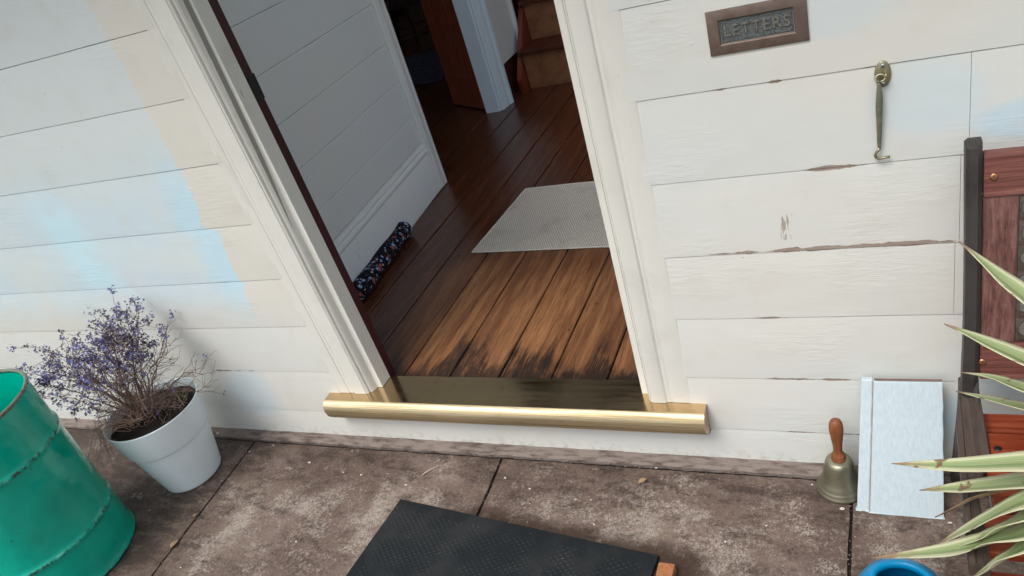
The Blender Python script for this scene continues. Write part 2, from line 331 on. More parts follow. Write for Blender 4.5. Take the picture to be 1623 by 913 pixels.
def leafmat():
    k = NT('variegated_leaf'); U, V, _ = k.sep(k.pos(src='uv'))
    st = k.noise(k.pos((55, 1.2, 1), src='uv'), 1, 3, .6); nz = k.noise(k.pos(), 40, 4)
    u = k.math('ADD', U, k.math('MULTIPLY', k.math('SUBTRACT', st, .5), .10))
    pale = (.64, .64, .43); green = (.15, .225, .08)
    col = k.ramp(u, [(.0, pale), (.30, (.60, .63, .41)), (.36, (.28, .36, .16)), (.46, green), (.62, (.20, .28, .11)), (.78, (.30, .38, .18)), (.85, pale), (1, pale)])
    col = k.mix(k.math('MULTIPLY', k.sm(st, .46, .60), .5), col, (.52, .56, .33))
    tip = k.sm(k.math('ADD', V, k.math('MULTIPLY', k.math('SUBTRACT', nz, .5), .16)), .86, .95)
    col = k.mix(tip, col, (.32, .22, .14))
    blot = k.math('MULTIPLY', k.sm(k.noise(k.pos((9, 9, 9), (3, 3, 1)), 2.1, 4, .6), .62, .645), .85)
    col = k.mix(blot, col, (.16, .075, .045))
    k.bump(st, .3, .0008)
    k.b.inputs['Subsurface Weight'].default_value = .0
    return k.out(col, .42, spec=.45)

MT = dict(
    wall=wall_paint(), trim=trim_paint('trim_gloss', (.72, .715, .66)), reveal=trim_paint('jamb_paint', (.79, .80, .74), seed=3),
    maroon=plain('maroon_paint', (.050, .006, .012), .4, var=.5, scale=12), black=plain('blackened_iron', (.012, .011, .013), .45, var=.4),
    hall=hall_paint(), conc=concrete(), floor=floor_wood(), brass=brass_flat(), nose=brass_nose(), rubber=rubber(), weave=weave(), floral=floral(),
    green=enamel_green(), leaf=leafmat(),
    deadleaf=plain('dry_leaf', (.34, .23, .13), .7, var=.6, scale=30),
    gap=plain('gap_dirt', (.012, .009, .007), .95, var=.2), void=plain('dark_subfloor', (.008, .006, .005), 1, var=.1),
    strip=plain('mortar_strip', (.26, .215, .20), .9, var=.9, scale=75, bump=1, bd=.005, dark=(.07, .05, .045), stretch=(.5, 1, 1)),
    potw=plain('white_plastic', (.74, .84, .88), .38, var=.3, scale=6, bump=.15, dark=(.60, .70, .74)),
    soil=plain('potting_soil', (.022, .014, .010), .95, var=.6, scale=60, bump=1, bd=.006, dark=(.006, .004, .003)),
    twig=plain('dry_twig', (.20, .13, .105), .8, var=.6, scale=40, bump=.2), dry=plain('dry_stalk', (.46, .31, .24), .8, var=.5, scale=30, bump=.2),
    petal=plain('violet_petal', (.20, .21, .50), .7, var=.8, scale=90, bump=0, dark=(.10, .07, .17)), calyx=plain('dull_calyx', (.085, .05, .065), .8, var=.5, scale=50, bump=0),
    gleaf=plain('small_green_leaf', (.11, .17, .05), .6, var=.5, scale=60, bump=0),
    stick=plain('pale_stick', (.55, .48, .40), .6, var=.3), rustrim=plain('rusty_rim', (.16, .20, .16), .6, var=.85, scale=38, dark=(.13, .06, .035), bump=.6),
    copper=plain('aged_bronze', (.215, .165, .14), .45, .6, var=.7, scale=26, dark=(.17, .10, .078), bump=.25),
    pewter=plain('stippled_bronze', (.20, .22, .22), .5, .6, var=.7, scale=260, dark=(.05, .06, .065), bump=1, bd=.002),
    letter=plain('worn_raised_letter', (.27, .26, .23), .45, .6, var=.9, scale=150, dark=(.10, .11, .11)),
    hookb=plain('aged_brass', (.46, .41, .27), .38, .85, var=.75, scale=55, dark=(.20, .215, .16), bump=.4), steel=plain('screw_steel', (.50, .50, .48), .35, .9),
    hookr=plain('verdigris_brass', (.20, .22, .155), .5, .6, var=.7, scale=60, dark=(.36, .31, .17), bump=.8, bd=.001),
    bell=plain('tarnished_bell_brass', (.30, .285, .205), .42, .8, var=.6, scale=22, dark=(.17, .165, .12), bump=.25),
    handle=wood('turned_handle_wood', (.12, .038, .014), (.22, .075, .028), (.31, .12, .05), 'z', .42, .4, .3),
    boardp=None, blue=plain('blue_plastic', (.0, .23, .48), .33, var=.2, scale=12, bump=.1),
    iron=plain('weathered_cast_iron', (.060, .054, .052), .52, .35, var=.65, scale=14, dark=(.028, .024, .024), bump=.6),
    ironrust=wood('rusted_side_frame', (.040, .027, .022), (.075, .055, .046), (.13, .105, .09), 'y', .6, .6, .8),
    benchw=wood('bench_backrest_timber', (.05, .016, .014), (.155, .055, .044), (.28, .125, .10), 'x', .5, 1.0, .9),
    benchv=wood('bench_splat_timber', (.05, .020, .018), (.145, .066, .055), (.25, .14, .12), 'z', .5, .8, .9),
    slat=wood('red_oiled_slat', (.06, .008, .003), (.25, .042, .014), (.42, .11, .05), 'x', .38, .8, .6),
    screwc=plain('copper_screw', (.45, .22, .12), .35, .9, var=.5, scale=200), brick=plain('terracotta', (.42, .17, .07), .9, var=.6, scale=80, bump=1, bd=.004, dark=(.25, .09, .04)),
    flake=plain('paint_flake', (.62, .60, .54), .7, var=.3), stairw=plain('worn_plywood_riser', (.27, .12, .055), .6, var=.6, scale=9, dark=(.12, .05, .025)),
    stairt=plain('stained_tread', (.085, .022, .012), .45, var=.5, scale=14), doorw=plain('red_brown_door_stain', (.20, .045, .020), .4, var=.6, scale=12, stretch=(4, 4, .4)),
    dkwood=plain('dark_chair_wood', (.035, .020, .016), .4, var=.4), rug=plain('blue_rug_pile', (.045, .055, .10), .95, var=.9, scale=14, dark=(.012, .012, .02), bump=.4),
    plaster=plain('room_plaster', (.36, .36, .33), .8, var=.2, scale=3), lawn=plain('lawn_soil', (.075, .085, .035), .95, var=.6, scale=6, bump=1, bd=.02), roof=plain('roof_iron', (.25, .25, .25), .5, .3),
    mort=plain('grey_mortar', (.25, .205, .18), .9, var=.9, scale=45, bump=1, bd=.006, dark=(.085, .062, .052), stretch=(.35, 1.6, 1)),
    postp=trim_paint('pale_blue_trim', (.62, .76, .86), seed=5, amt=.15),
    terra=plain('glazed_dark_pot', (.06, .065, .07), .4, var=.4))
def board_paint():
    k = NT('chalky_pale_blue_paint'); P = k.pos(src='obj')
    g = k.noise(k.pos((170, 170, 4), src='obj'), 1, 4, .6)
    col = k.mix(k.sm(g, .3, .7), (.50, .61, .665), (.58, .68, .73))
    col = k.mix(k.math('MULTIPLY', k.sm(k.noise(P, 11, 3), .5, .75), .2), col, (.56, .62, .62))
    k.bump(g, .35, .0004)
    return k.out(col, .55, spec=.3)
MT['boardp'] = board_paint()

# ------------------------------------------------------------------ mesh helpers
class MB:
    def __init__(s): s.v = []; s.f = []; s.uv = {}
    def quad(s, pts):
        i = len(s.v); s.v += [tuple(p) for p in pts]; s.f.append(tuple(range(i, i + len(pts))))
    def box(s, x0, x1, y0, y1, z0, z1, mat=None):
        i = len(s.v); P = [Vector((x, y, z)) for x in (x0, x1) for y in (y0, y1) for z in (z0, z1)]
        if mat: P = [mat @ p for p in P]
        s.v += [tuple(p) for p in P]
        s.f += [tuple(i + k for k in q) for q in ((0, 1, 3, 2), (4, 6, 7, 5), (0, 4, 5, 1), (2, 3, 7, 6), (0, 2, 6, 4), (1, 5, 7, 3))]
        return s
    def grid(s, rows, close_u=False, close_v=False):
        i = len(s.v); n = len(rows); m = len(rows[0])
        for r in rows: s.v += [tuple(p) for p in r]
        for a_ in range(n if close_u else n - 1):
            for b_ in range(m if close_v else m - 1):
                s.f.append((i + a_ * m + b_, i + a_ * m + (b_ + 1) % m, i + ((a_ + 1) % n) * m + (b_ + 1) % m, i + ((a_ + 1) % n) * m + b_))
        return s
    def tube(s, pts, rad, n=8, cap=True):
        pts = [Vector(p) for p in pts]; rows = []
        if not isinstance(rad, (list, tuple)): rad = [rad] * len(pts)
        prev = None
        for k, p in enumerate(pts):
            t = (pts[min(k + 1, len(pts) - 1)] - pts[max(k - 1, 0)]).normalized()
            u = t.orthogonal().normalized() if prev is None else (prev - t * prev.dot(t)).normalized()
            prev = u; v = t.cross(u)
            rows.append([p + (u * math.cos(q * 2 * math.pi / n) + v * math.sin(q * 2 * math.pi / n)) * rad[k] for q in range(n)])
        i = len(s.v); s.grid(rows, close_v=True)
        if cap:
            s.f.append(tuple(i + q for q in range(n))[::-1]); j = i + (len(rows) - 1) * n; s.f.append(tuple(j + q for q in range(n)))
        return s
    def lathe(s, prof, c=(0, 0), n=48, mat=None, wob=0.0):
        rows = []
        for r, z in prof:
            row = []
            for q in range(n):
                an = q * 2 * math.pi / n; rr = r * (1 + wob * noise.noise(Vector((math.cos(an) * 1.5, math.sin(an) * 1.5, z * 7))))
                p = Vector((c[0] + rr * math.cos(an), c[1] + rr * math.sin(an), z))
                row.append(mat @ p if mat else p)
            rows.append(row)
        return s.grid(rows, close_v=True)
    def build(s, name, mat, parent=None, bevel=0.0, smooth=False, seg=2, origin=None):
        me = bpy.data.meshes.new(name)
        vv = s.v if origin is None else [tuple(Vector(p) - Vector(origin)) for p in s.v]
        me.from_pydata(vv, [], s.f); me.validate(); me.update()
        bm = bmesh.new(); bm.from_mesh(me); bmesh.ops.recalc_face_normals(bm, faces=bm.faces); bm.to_mesh(me); bm.free()
        me.materials.append(mat); o = bpy.data.objects.new(name, me); C.objects.link(o)
        if origin is not None: o.location = origin
        if smooth:
            for p in me.polygons: p.use_smooth = True
            if smooth != 'all':
                try: me.set_sharp_from_angle(angle=R_(40))
                except Exception: pass
        if bevel:
            md = o.modifiers.new('bevel', 'BEVEL'); md.width = bevel; md.segments = seg; md.limit_method = 'ANGLE'; md.angle_limit = R_(35)
        if parent:
            o.parent = parent; o.matrix_parent_inverse = Matrix.Translation(parent.location).inverted()
        return o
def tag(o, label=None, cat=None, group=None, kind=None):
    if label: o['label'] = label
    if cat: o['category'] = cat
    if group: o['group'] = group
    if kind: o['kind'] = kind
    return o
def thing(name, loc, label, cat, group=None, kind=None):
    o = bpy.data.objects.new(name, None); C.objects.link(o); o.location = loc; o.empty_display_size = .1
    return tag(o, label, cat, group, kind)
def nz(x, y=0, z=0): return noise.noise(Vector((x, y, z)))

# ================================================================== GROUND
g = MB(); g.quad([(-60, -80, -.06), (60, -80, -.06), (60, 60, -.06), (-60, 60, -.06)]); tag(g.build('ground', MT['lawn']), kind='structure')
pv = MB()
gapw = .0045
def slab(x0, x1, y0, y1, sk0, sk1):
    # slightly irregular edges, slab tops a few mm apart
    n = max(2, int((x1 - x0) / .02)); m = max(2, int((y1 - y0) / .03)); zz = rnd.uniform(-.001, .001); rows = []
    for i in range(n + 1):
        row = []
        for j in range(m + 1):
            u, v = i / n, j / m; y = y0 + (y1 - y0) * v
            xl = x0 + sk0 * (y + .045); xr = x1 + sk1 * (y + .045); x = xl + (xr - xl) * u
            e = min(u * (x1 - x0), (1 - u) * (x1 - x0), v * (y1 - y0), (1 - v) * (y1 - y0))
            if u in (0, 1): x += .0024 * nz(y * 30, x0) + .0024 * nz(y * 9, x0 + 3)
            if v in (0, 1): y += .0022 * nz(x * 30, y0) + .0022 * nz(x * 9, y0 + 4)
            row.append((x, y, zz - (.004 if e < .0001 else 0) + .0008 * nz(x * 9, y * 9)))
        rows.append(row)
    pv.grid(rows)
    lo = -.05
    for edge in ([r[0] for r in rows], [r[-1] for r in rows], rows[0], rows[-1]):
        pv.grid([[p for p in edge], [(p[0], p[1], lo) for p in edge]])
XJ = [(-3.0, 0), (-.866, -.06), (.199, -.045), (1.236, .02), (2.28, 0), (3.4, 0)]
for k in range(len(XJ) - 1):
    for (y0, y1) in ((-1.10, -.0525), (-2.15, -1.108), (-3.2, -2.158)):
        slab(XJ[k][0] + gapw, XJ[k + 1][0] - gapw, y0, y1, XJ[k][1], XJ[k + 1][1])
tag(pv.build('patio', MT['conc'], smooth=True), kind='structure')
b0 = MB(); b0.box(-3.1, 3.5, -3.3, -.002, -.055, -.014); tag(b0.build('patio_joint_bed', MT['gap']), kind='structure')
st = MB(); rows = []
for i in range(661):
    x = -3 + i * .01; e = .0035 * nz(x * 12, 1) + .002 * nz(x * 45, 2); zt = .004 + .0025 * nz(x * 8, 5)
    q_ = .0022 * nz(x * 60, 3); rows.append([(x, .02, zt + .003), (x, -.012, zt + .003 + .002 * nz(x * 40, 9)), (x, -.025, zt + .002 * nz(x * 55, 19)), (x, -.0345 + e + q_, zt - .001), (x, -.0395 + e + q_, zt - .006), (x, -.040 + e, -.05)])
st.grid(rows); tag(st.build('wall_foot_mortar', MT['mort'], smooth=True), kind='structure')

# ================================================================== HOUSE FRONT
SEAM = [.004, .121, .306, .502, .690, .891, 1.096, 1.295, 1.49, 1.69, 1.89, 2.09, 2.29, 2.49, 2.69, 2.9]
house = thing('weatherboard_wall', (0, .05, 0), 'cream painted timber weatherboard house front around the open doorway', 'wall')
def cladding(x0, x1, zmin_i, zmax_i, joints, ragged_end=None):
    m = MB()
    for i in range(zmin_i, zmax_i):
        za, zb = SEAM[i], SEAM[i + 1]
        xs = [x0] + [j for (q, j) in joints if q == i] + [x1]
        for a_, b_ in zip(xs[:-1], xs[1:]):
            A = a_ + (.0004 if a_ != x0 else 0); B = b_ - (.0004 if b_ != x1 else 0)
            n = max(1, int((B - A) / .03)); rows = []
            for k in range(n + 1):
                x = A + (B - A) * k / n; wv = .0007 * nz(x * 4, i * 3.1) + .0004 * nz(x * 25, i); ww = .0012 * nz(x * 2.2, i * 1.7)
                lo = za + .0003 + wv if i else za + .006 * nz(x * 5, 3) + .002 * nz(x * 30, 3)
                rows.append([(x, .016, lo), (x, .0045, lo), (x, .0004 + ww * .5, lo + .0006), (x, .0002 + ww * .5, lo + .012), (x, .0022 + ww * .5, zb - .004 + wv), (x, .0026 + ww * .5, zb - .0009), (x, .0048, zb - .0004), (x, .016, zb - .0004)])
            m.grid(rows)
            for r in (rows[0], rows[-1]):
                m.f.append(tuple(range(len(m.v), len(m.v) + len(r)))); m.v += [tuple(p) for p in r]
    return m
NAILS_R = [(.853, 1.138), (.852, .935), (.852, .735), (1.467, .905), (.99, 1.20), (1.468, .712), (.86, .34), (1.30, 1.165), (.86, .545), (1.20, .40)]
NAILS_L = [(-.566, 1.03), (-.43, .905), (-.45, .72), (-.41, 1.12), (-.40, 1.32), (-.62, .55), (-.9, .74), (-1.0, 1.14), (-.75, .92)]
def nails(m, L):
    for x, z in L:
        for rr, yy in (((.0048, -.0006),)): pass
        rows = []
        for r, y in ((.006, .002), (.0055, -.0012), (.003, -.0020), (.0002, -.0021)):
            rows.append([(x + r * math.cos(q * math.pi / 6), y * .5 + .0018, z + r * math.sin(q * math.pi / 6)) for q in range(12)])
        m.grid(rows, close_v=True)
mL = cladding(-3.2, -.384, 0, 15, []); nails(mL, NAILS_L)
mR = cladding(.836, 3.4, 1, 15, [(3, 1.466), (4, 1.473), (5, 1.486), (2, 2.2), (6, 2.5)]); nails(mR, NAILS_R)
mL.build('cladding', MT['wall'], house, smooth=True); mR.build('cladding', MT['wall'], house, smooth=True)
cs_ = cladding(-.384, 3.4, 0, 1, []); cs_.build('foot_board', MT['wall'], house, smooth=True)
mT = cladding(-.384, .836, 12, 15, []); mT.build('cladding', MT['wall'], house, smooth=True)
bk = MB(); bk.box(-3.2, -.262, .016, .085, 0, 3.0); bk.box(.736, 3.4, .016, .085, 0, 3.0); bk.box(-.262, .736, .016, .085, 2.32, 3.0); bk.box(-.262, .736, .016, .085, -.02, .115)
bk.build('stud_backing', MT['plaster'], house)
# flat boards under the sill beside the foot board
fs = MB(); fs.box(-.384, .836, .001, .016, .1225, .14); fs.build('sill_packer', MT['wall'], house)
ln = MB(); ln.box(-3.2, -.30, .092, .113, .0, 3.0); ln.box(.76, 3.4, .087, .113, .0, 3.0); ln.box(-.245, .725, .087, .113, 2.32, 3.0); ln.build('inner_lining', MT['hall'], house)

# door frame: jambs, architraves, strike plate
frame = thing('door_frame', (.23, .04, .2125), 'white moulded timber door frame standing on the brass threshold', 'door frame')
ZT = .2135
def lx(z): return -.2225 - .0235 * (z - .2125)      # left opening edge
def rx(z): return .690 + .0175 * (z - .2125)        # right opening edge
PROF = [(0, .090), (0, .0355), (.0008, .0348), (.0165, .0345), (.0195, .0325), (.0215, .026), (.0245, .017), (.0290, .0100), (.0330, .0072), (.0338, .0125), (.0362, .0125), (.0368, .0045), (.0390, .0010),
        (.0430, -.0004), (.0445, .0012), (.0465, -.0020), (.0920, -.0030), (.0955, -.0012), (.0990, .0018), (.1035, .0024), (.1060, .0010), (.1110, .0022), (.1180, .0030), (.1200, .0010), (.1580, .0004), (.1605, .0014), (.1610, .014)]
def arch(side, z1=2.36):
    m = MB(); rows = []; N = 60
    for k in range(N + 1):
        z = ZT + (z1 - ZT) * k / N; row = []
        for i, (u, y) in enumerate(PROF[2:]):
            if side > 0:
                u = u * .82 if u > .03 else u; u = u * 1.12 if u > .10 else u
            wob = .0007 * nz(z * 3, i * .7, side) + .0004 * nz(z * 17, i, side)
            x = lx(z) - u if side < 0 else rx(z) + u
            row.append((x, y + wob, z))
        rows.append(row)
    m.grid(rows); b_ = len(m.v); m.v += [tuple(p) for p in rows[0]]; return m
aL = arch(-1); aR = arch(1)
aL.build('architrave', MT['trim'], frame, smooth=True); aR.build('architrave', MT['trim'], frame, smooth=True)
for side in (-1, 1):
    m = MB(); rows = []
    for k in range(30):
        z = ZT + (2.30 - ZT) * k / 29; e = lx(z) if side < 0 else rx(z); s_ = side
        rows.append([(e + s_ * .022, .0355, z), (e + s_ * .0012, .0348, z), (e, .036, z), (e, .0895, z), (e + s_ * .022, .0895, z)])
    m.grid(rows, close_v=True); m.build('jamb', MT['reveal'], frame, smooth=True)
    m = MB(); rows = []
    for k in range(30):
        z = .205 + (2.30 - .205) * k / 29; e = lx(z) if side < 0 else rx(z); s_ = side
        rows.append([(e + s_ * .05, .0897, z), (e + s_ * .0005, .0897, z), (e + s_ * .0005, .124, z), (e + s_ * .05, .124, z)])
    m.grid(rows, close_v=True); m.build('rebate_edge', MT['maroon'], frame)
h = MB(); h.box(-.40, .86, -.003, .034, 2.33, 2.47); h.build('head_architrave', MT['trim'], frame, bevel=.004)
h = MB(); h.box(-.29, .76, .0345, .12, 2.295, 2.33); h.build('head_jamb', MT['reveal'], frame, bevel=.002)
sp = MB(); sp.box(-.2570, -.2440, .092, .1265, 1.226, 1.300); spo = sp.build('strike_plate', MT['black'], frame, bevel=.002)

# letter plate
lp = thing('letter_plate', (1.12, 0, 1.168), 'small bronze letter slot plate with raised LETTERS on its flap', 'letter slot')
m = MB(); X0, X1, Z0, Z1 = 1.026, 1.214, 1.168, 1.257; x0, x1, z0, z1 = 1.050, 1.189, 1.189, 1.236; yf = -.0045
def frame_ring(y_out, y_in):
    o = [(X0, Z0), (X1, Z0), (X1, Z1), (X0, Z1)]; o2 = [(X0 + .003, Z0 + .003), (X1 - .003, Z0 + .003), (X1 - .003, Z1 - .003), (X0 + .003, Z1 - .003)]
    i1 = [(x0 - .002, z0 - .002), (x1 + .002, z0 - .002), (x1 + .002, z1 + .002), (x0 - .002, z1 + .002)]; i2 = [(x0, z0), (x1, z0), (x1, z1), (x0, z1)]
    return [[(x, y, z) for x, z in q] for q, y in ((o, .004), (o, yf + .0015), (o2, yf), (i1, yf), (i2, yf + .002), (i2, .012))]
m.grid(frame_ring(0, 0), close_v=True); m.build('plate', MT['copper'], lp, smooth=True)
m = MB(); m.box(x0 + .0008, x1 - .0008, -.0002, .004, z0 + .0008, z1 - .0008); fl = m.build('flap', MT['pewter'], lp, bevel=.001)
m = MB(); bw = .0016
m.box(x0 + .004, x1 - .004, -.0012, .001, z0 + .004, z0 + .004 + bw); m.box(x0 + .004, x1 - .004, -.0012, .001, z1 - .004 - bw, z1 - .004)
m.box(x0 + .004, x0 + .004 + bw, -.0014, .001, z0 + .004, z1 - .004); m.box(x1 - .004 - bw, x1 - .004, -.0014, .001, z0 + .004, z1 - .004); m.build('raised_border', MT['pewter'], lp)
cu = bpy.data.curves.new('letters', 'FONT'); cu.body = 'LETTERS'; cu.size = .031; cu.extrude = .0011; cu.offset = .0001; cu.space_character = 1.12; cu.align_x = 'CENTER'; cu.align_y = 'CENTER'; cu.bevel_depth = .0004; cu.resolution_u = 3
to = bpy.data.objects.new('tmp', cu); C.objects.link(to); bpy.context.view_layer.update()
me = bpy.data.meshes.new_from_object(to.evaluated_get(bpy.context.evaluated_depsgraph_get())); bpy.data.objects.remove(to)
me.name = 'raised_lettering'; me.transform(Matrix.Rotation(R_(90), 4, 'X')); me.transform(Matrix.Diagonal((1.0, 1, 1.0, 1)))
me.transform(Matrix.Translation((1.1195, -.0012, 1.2125))); me.materials.clear(); me.materials.append(MT['letter'])
lo_ = bpy.data.objects.new('raised_lettering', me); C.objects.link(lo_); lo_.parent = lp; lo_.matrix_parent_inverse = Matrix.Translation(lp.location).inverted()

# cabin hook
ck = thing('cabin_hook', (1.339, 0, .905), 'old brass cabin hook hanging from an oval plate on the boards', 'hook')
m = MB(); rows = []
for (s_, y) in ((1, .003), (1, -.0022), (.86, -.0042), (.45, -.0052), (.01, -.0054)):
    rows.append([(1.339 + s_ * .0145 * math.cos(q * math.pi / 16), y, 1.0795 + s_ * .0265 * math.sin(q * math.pi / 16)) for q in range(32)])
m.grid(rows, close_v=True); m.build('back_plate', MT['hookb'], ck, smooth=True)
for zc in (1.0965, 1.0605):
    m = MB(); m.lathe([(.0042, 0), (.0042, .0012), (.003, .002), (.0002, .0022)], n=14, mat=Matrix.Translation((1.3395, -.0048, zc)) @ Matrix.Rotation(R_(90), 4, 'X')); sw = m.build('screw', MT['steel'], ck, smooth=True)
    m = MB(); m.box(-.0030, .0030, -.0004, .0004, .0018, .0026, Matrix.Translation((1.3395, -.0048, zc)) @ Matrix.Rotation(R_(90), 4, 'X')); m.box(-.0004, .0004, -.0030, .0030, .0018, .0026, Matrix.Translation((1.3395, -.0048, zc)) @ Matrix.Rotation(R_(90), 4, 'X')); s2 = m.build('screw_cross', MT['black'], sw)
    s2.matrix_parent_inverse = Matrix.Identity(4)
m = MB(); m.tube([(1.344, -.003, 1.083), (1.345, -.012, 1.084), (1.3435, -.0175, 1.080), (1.341, -.012, 1.0745), (1.341, -.003, 1.073)], .0021, 8); m.build('staple_eye', MT['hookb'], ck, smooth='all')
m = MB(); ring = [(1.3345 + .0085 * math.cos(t), -.014 + .002 * math.sin(t), 1.0765 + .0065 * math.sin(t)) for t in [R_(q) for q in range(-100, 261, 20)]]
m.tube(ring, .0022, 8); m.build('ring_eye', MT['hookb'], ck, smooth='all')
m = MB(); pts = []; rad = []
for k in range(25):
    t = k / 24; z = 1.069 - t * (1.069 - .926); pts.append((1.3325 - .004 * t + .0006 * nz(z * 40), -.0125 + .004 * t, z)); rad.append(.0030 + .0038 * math.sin(min(1, t * 1.55 + .08) * math.pi) ** 1.0 * (1 if t < .62 else .6) + .0002 * nz(z * 300) if t < .9 else .0030)
rad = [.0032, .0036, .0042, .0050, .0057, .0062, .0065, .0066, .0066, .0065, .0064, .0062, .0060, .0058, .0056, .0054, .0052, .0050, .0048, .0046, .0044, .0042, .0039, .0034, .0030]
m.tube(pts, rad, 10); m.build('hook_rod', MT['hookr'], ck, smooth='all')
m = MB(); m.tube([(1.3285, -.0088, .929), (1.327, -.0088, .924), (1.3225, -.009, .9195), (1.3205, -.009, .914), (1.3225, -.009, .908), (1.328, -.009, .9055), (1.336, -.0085, .906), (1.3475, -.0085, .9075)], [.003, .003, .003, .003, .003, .003, .0028, .0026], 10); m.build('hook_tip', MT['hookb'], ck, smooth='all')

# brass threshold
th = thing('brass_threshold', (.22, 0, .12), 'polished brass clad threshold with rounded nosing across the doorway', 'threshold')
XA, XB = -.428, .8795; zt = .2125
m = MB(); rows = []
n = 130
for i in range(n + 1):
    x = XA + (XB - XA) * i / n
    row = []
    for y in (-.038, -.02, .0, .02, .05, .0955):
        row.append((x, y, zt + .0006 * nz(x * 5, y * 10, 2)))
    rows.append(row)
m2 = MB()
xs = [XA + (XB - XA) * i / n for i in range(n + 1)]
def topstrip(xa, xb, y0, y1):
    k = max(2, int((xb - xa) / .012)); r = []
    for i in range(k + 1):
        x = xa + (xb - xa) * i / k; r.append([(x, y0 + (y1 - y0) * j / 6, zt + .0005 * nz(x * 6, (y0 + (y1 - y0) * j / 6) * 12, 2)) for j in range(7)])
    m2.grid(r)
topstrip(XA, XB, -.038, .0355); topstrip(-.2205, .6885, .0355, .0955)
r = [[(x, .0955, zt + .0005 * nz(x * 6, .0955 * 12, 2)), (x, .0965, zt - .001), (x, .0965, zt - .02)] for x in [-.2205 + .909 * i / 60 for i in range(61)]]; m2.grid(r)
m2.build('tread_sheet', MT['brass'], th, smooth='all')
NP = [(-.038, zt), (-.0415, zt - .0006), (-.0475, .2085), (-.0535, .2025), (-.0580, .1945), (-.0605, .1850), (-.0610, .1750), (-.0595, .1650), (-.0560, .1545), (-.0505, .1450), (-.0430, .1365), (-.0340, .1290), (-.0240, .1235), (-.012, .120), (.0, .1185)]
m = MB(); rows = []
for i in range(161):
    x = XA + (XB - XA) * i / 160
    rows.append([(x, y + .0012 * nz(x * 3, j * .3, 4) * min(1, j / 3), z + .0010 * nz(x * 3.5, j * .3, 8) * min(1, j / 3)) for j, (y, z) in enumerate(NP)])
m.grid(rows); m.build('nosing', MT['nose'], th, smooth='all')
m = MB()
for x in (XA + .0012, XB - .0012):
    m = MB(); m.v = [(x, y * .985, z * .998) for y, z in NP] + [(x, .0, zt - .0004)]; m.f.append(tuple(range(len(m.v)))); m.build('end_cap', MT['brass'], th)
m = MB(); m.box(-.22, .688, .02, .094, .12, .205); m.build('sill_block', MT['gap'], th)

# ================================================================== INTERIOR
fl_ = MB(); k = -24
while k * .1867 < .9:
    xa = k * .1867; zz = .2 + .0008 * nz(k * 3.3)
    for (ya, yb) in ((.0985, 3.6), (3.6035, 8.0)):
        n = 30; rows = []
        for i in range(n + 1):
            y = ya + (yb - ya) * i / n; e = .0012 * nz(y * 3, k)
            rows.append([(xa + .0030 + e, y, zz - .02), (xa + .0030 + e, y, zz - .003), (xa + .0060 + e, y, zz), (xa + .1867 - .0060 + e, y, zz), (xa + .1867 - .0030 + e, y, zz - .003), (xa + .1867 - .0030 + e, y, zz - .02)])
        fl_.grid(rows)
    k += 1
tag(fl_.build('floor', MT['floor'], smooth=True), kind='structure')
s_ = MB(); s_.box(-4.5, 1.03, .115, 8, .1, .186); tag(s_.build('subfloor', MT['void']), kind='structure')

# hall left wall (runs back from the front wall, slightly askew)
A = Vector((-.662, .115, 0)); B = Vector((-.790, 1.725, 0)); L = (B - A).length
ang = math.atan2(B.y - A.y, B.x - A.x)
HM = Matrix.Translation(A) @ Matrix.Rotation(ang, 4, 'Z')     # local x along wall, local -y towards the hall
hw = thing('hall_wall', (-.73, .9, .2), 'grey white boarded hallway wall with moulded skirting, left inside the door', 'wall')
m = MB(); HS = [.472, .615, .802, .990, 1.178, 1.365, 1.555, 1.745, 1.935, 2.125, 2.315, 2.505, 2.9]
for i in range(len(HS) - 1):
    za, zb = HS[i], HS[i + 1]; rows = []
    for k in range(31):
        x = (L - .09) * k / 30; wv = .0008 * nz(x * 6, i)
        rows.append([HM @ Vector(p) for p in ((x, .01, za), (x, -.001, za + .0006 + wv), (x, -.0035, za + .0035 + wv), (x, -.0035, zb - .0035 + wv), (x, -.001, zb - .0006 + wv), (x, .01, zb))])
    m.grid(rows)
m.build('lining_boards', MT['hall'], hw, smooth=True)
m = MB(); m.box(0, L - .02, .008, .09, .1, 2.9, HM); m.build('wall_core', MT['plaster'], hw)
m = MB(); sk = [(.008, .199), (-.019, .199), (-.019, .405), (-.0165, .409), (-.0185, .414), (-.019, .424), (-.0145, .434), (-.0105, .441), (-.012, .446), (-.0095, .452), (-.0055, .460), (-.0035, .466), (-.004, .472), (.008, .472)]
rows = [[HM @ Vector((x, y + .0006 * nz(x * 7, j), z + .0006 * nz(x * 6, j))) for j, (y, z) in enumerate(sk)] for x in [(L - .09) * i / 30 for i in range(31)]]
m.grid(rows); m.build('skirting', MT['hall'], hw, smooth=True)
m = MB(); ap = [(L - .095, .0), (L - .095, -.012), (L - .088, -.019), (L - .075, -.021), (L - .070, -.018), (L - .064, -.024), (L - .030, -.025), (L - .026, -.022), (L - .020, -.026), (L - .004, -.026), (L + .001, -.022), (L + .001, .112), (L - .004, .114), (L - .02, .10)]
rows = [[HM @ Vector((x + .0006 * nz(z * 5, j), y, z)) for j, (x, y) in enumerate(ap)] for z in [.2 + 2.1 * i / 30 for i in range(31)]]
m.grid(rows); m.build('architrave', MT['hall'], hw, smooth=True)

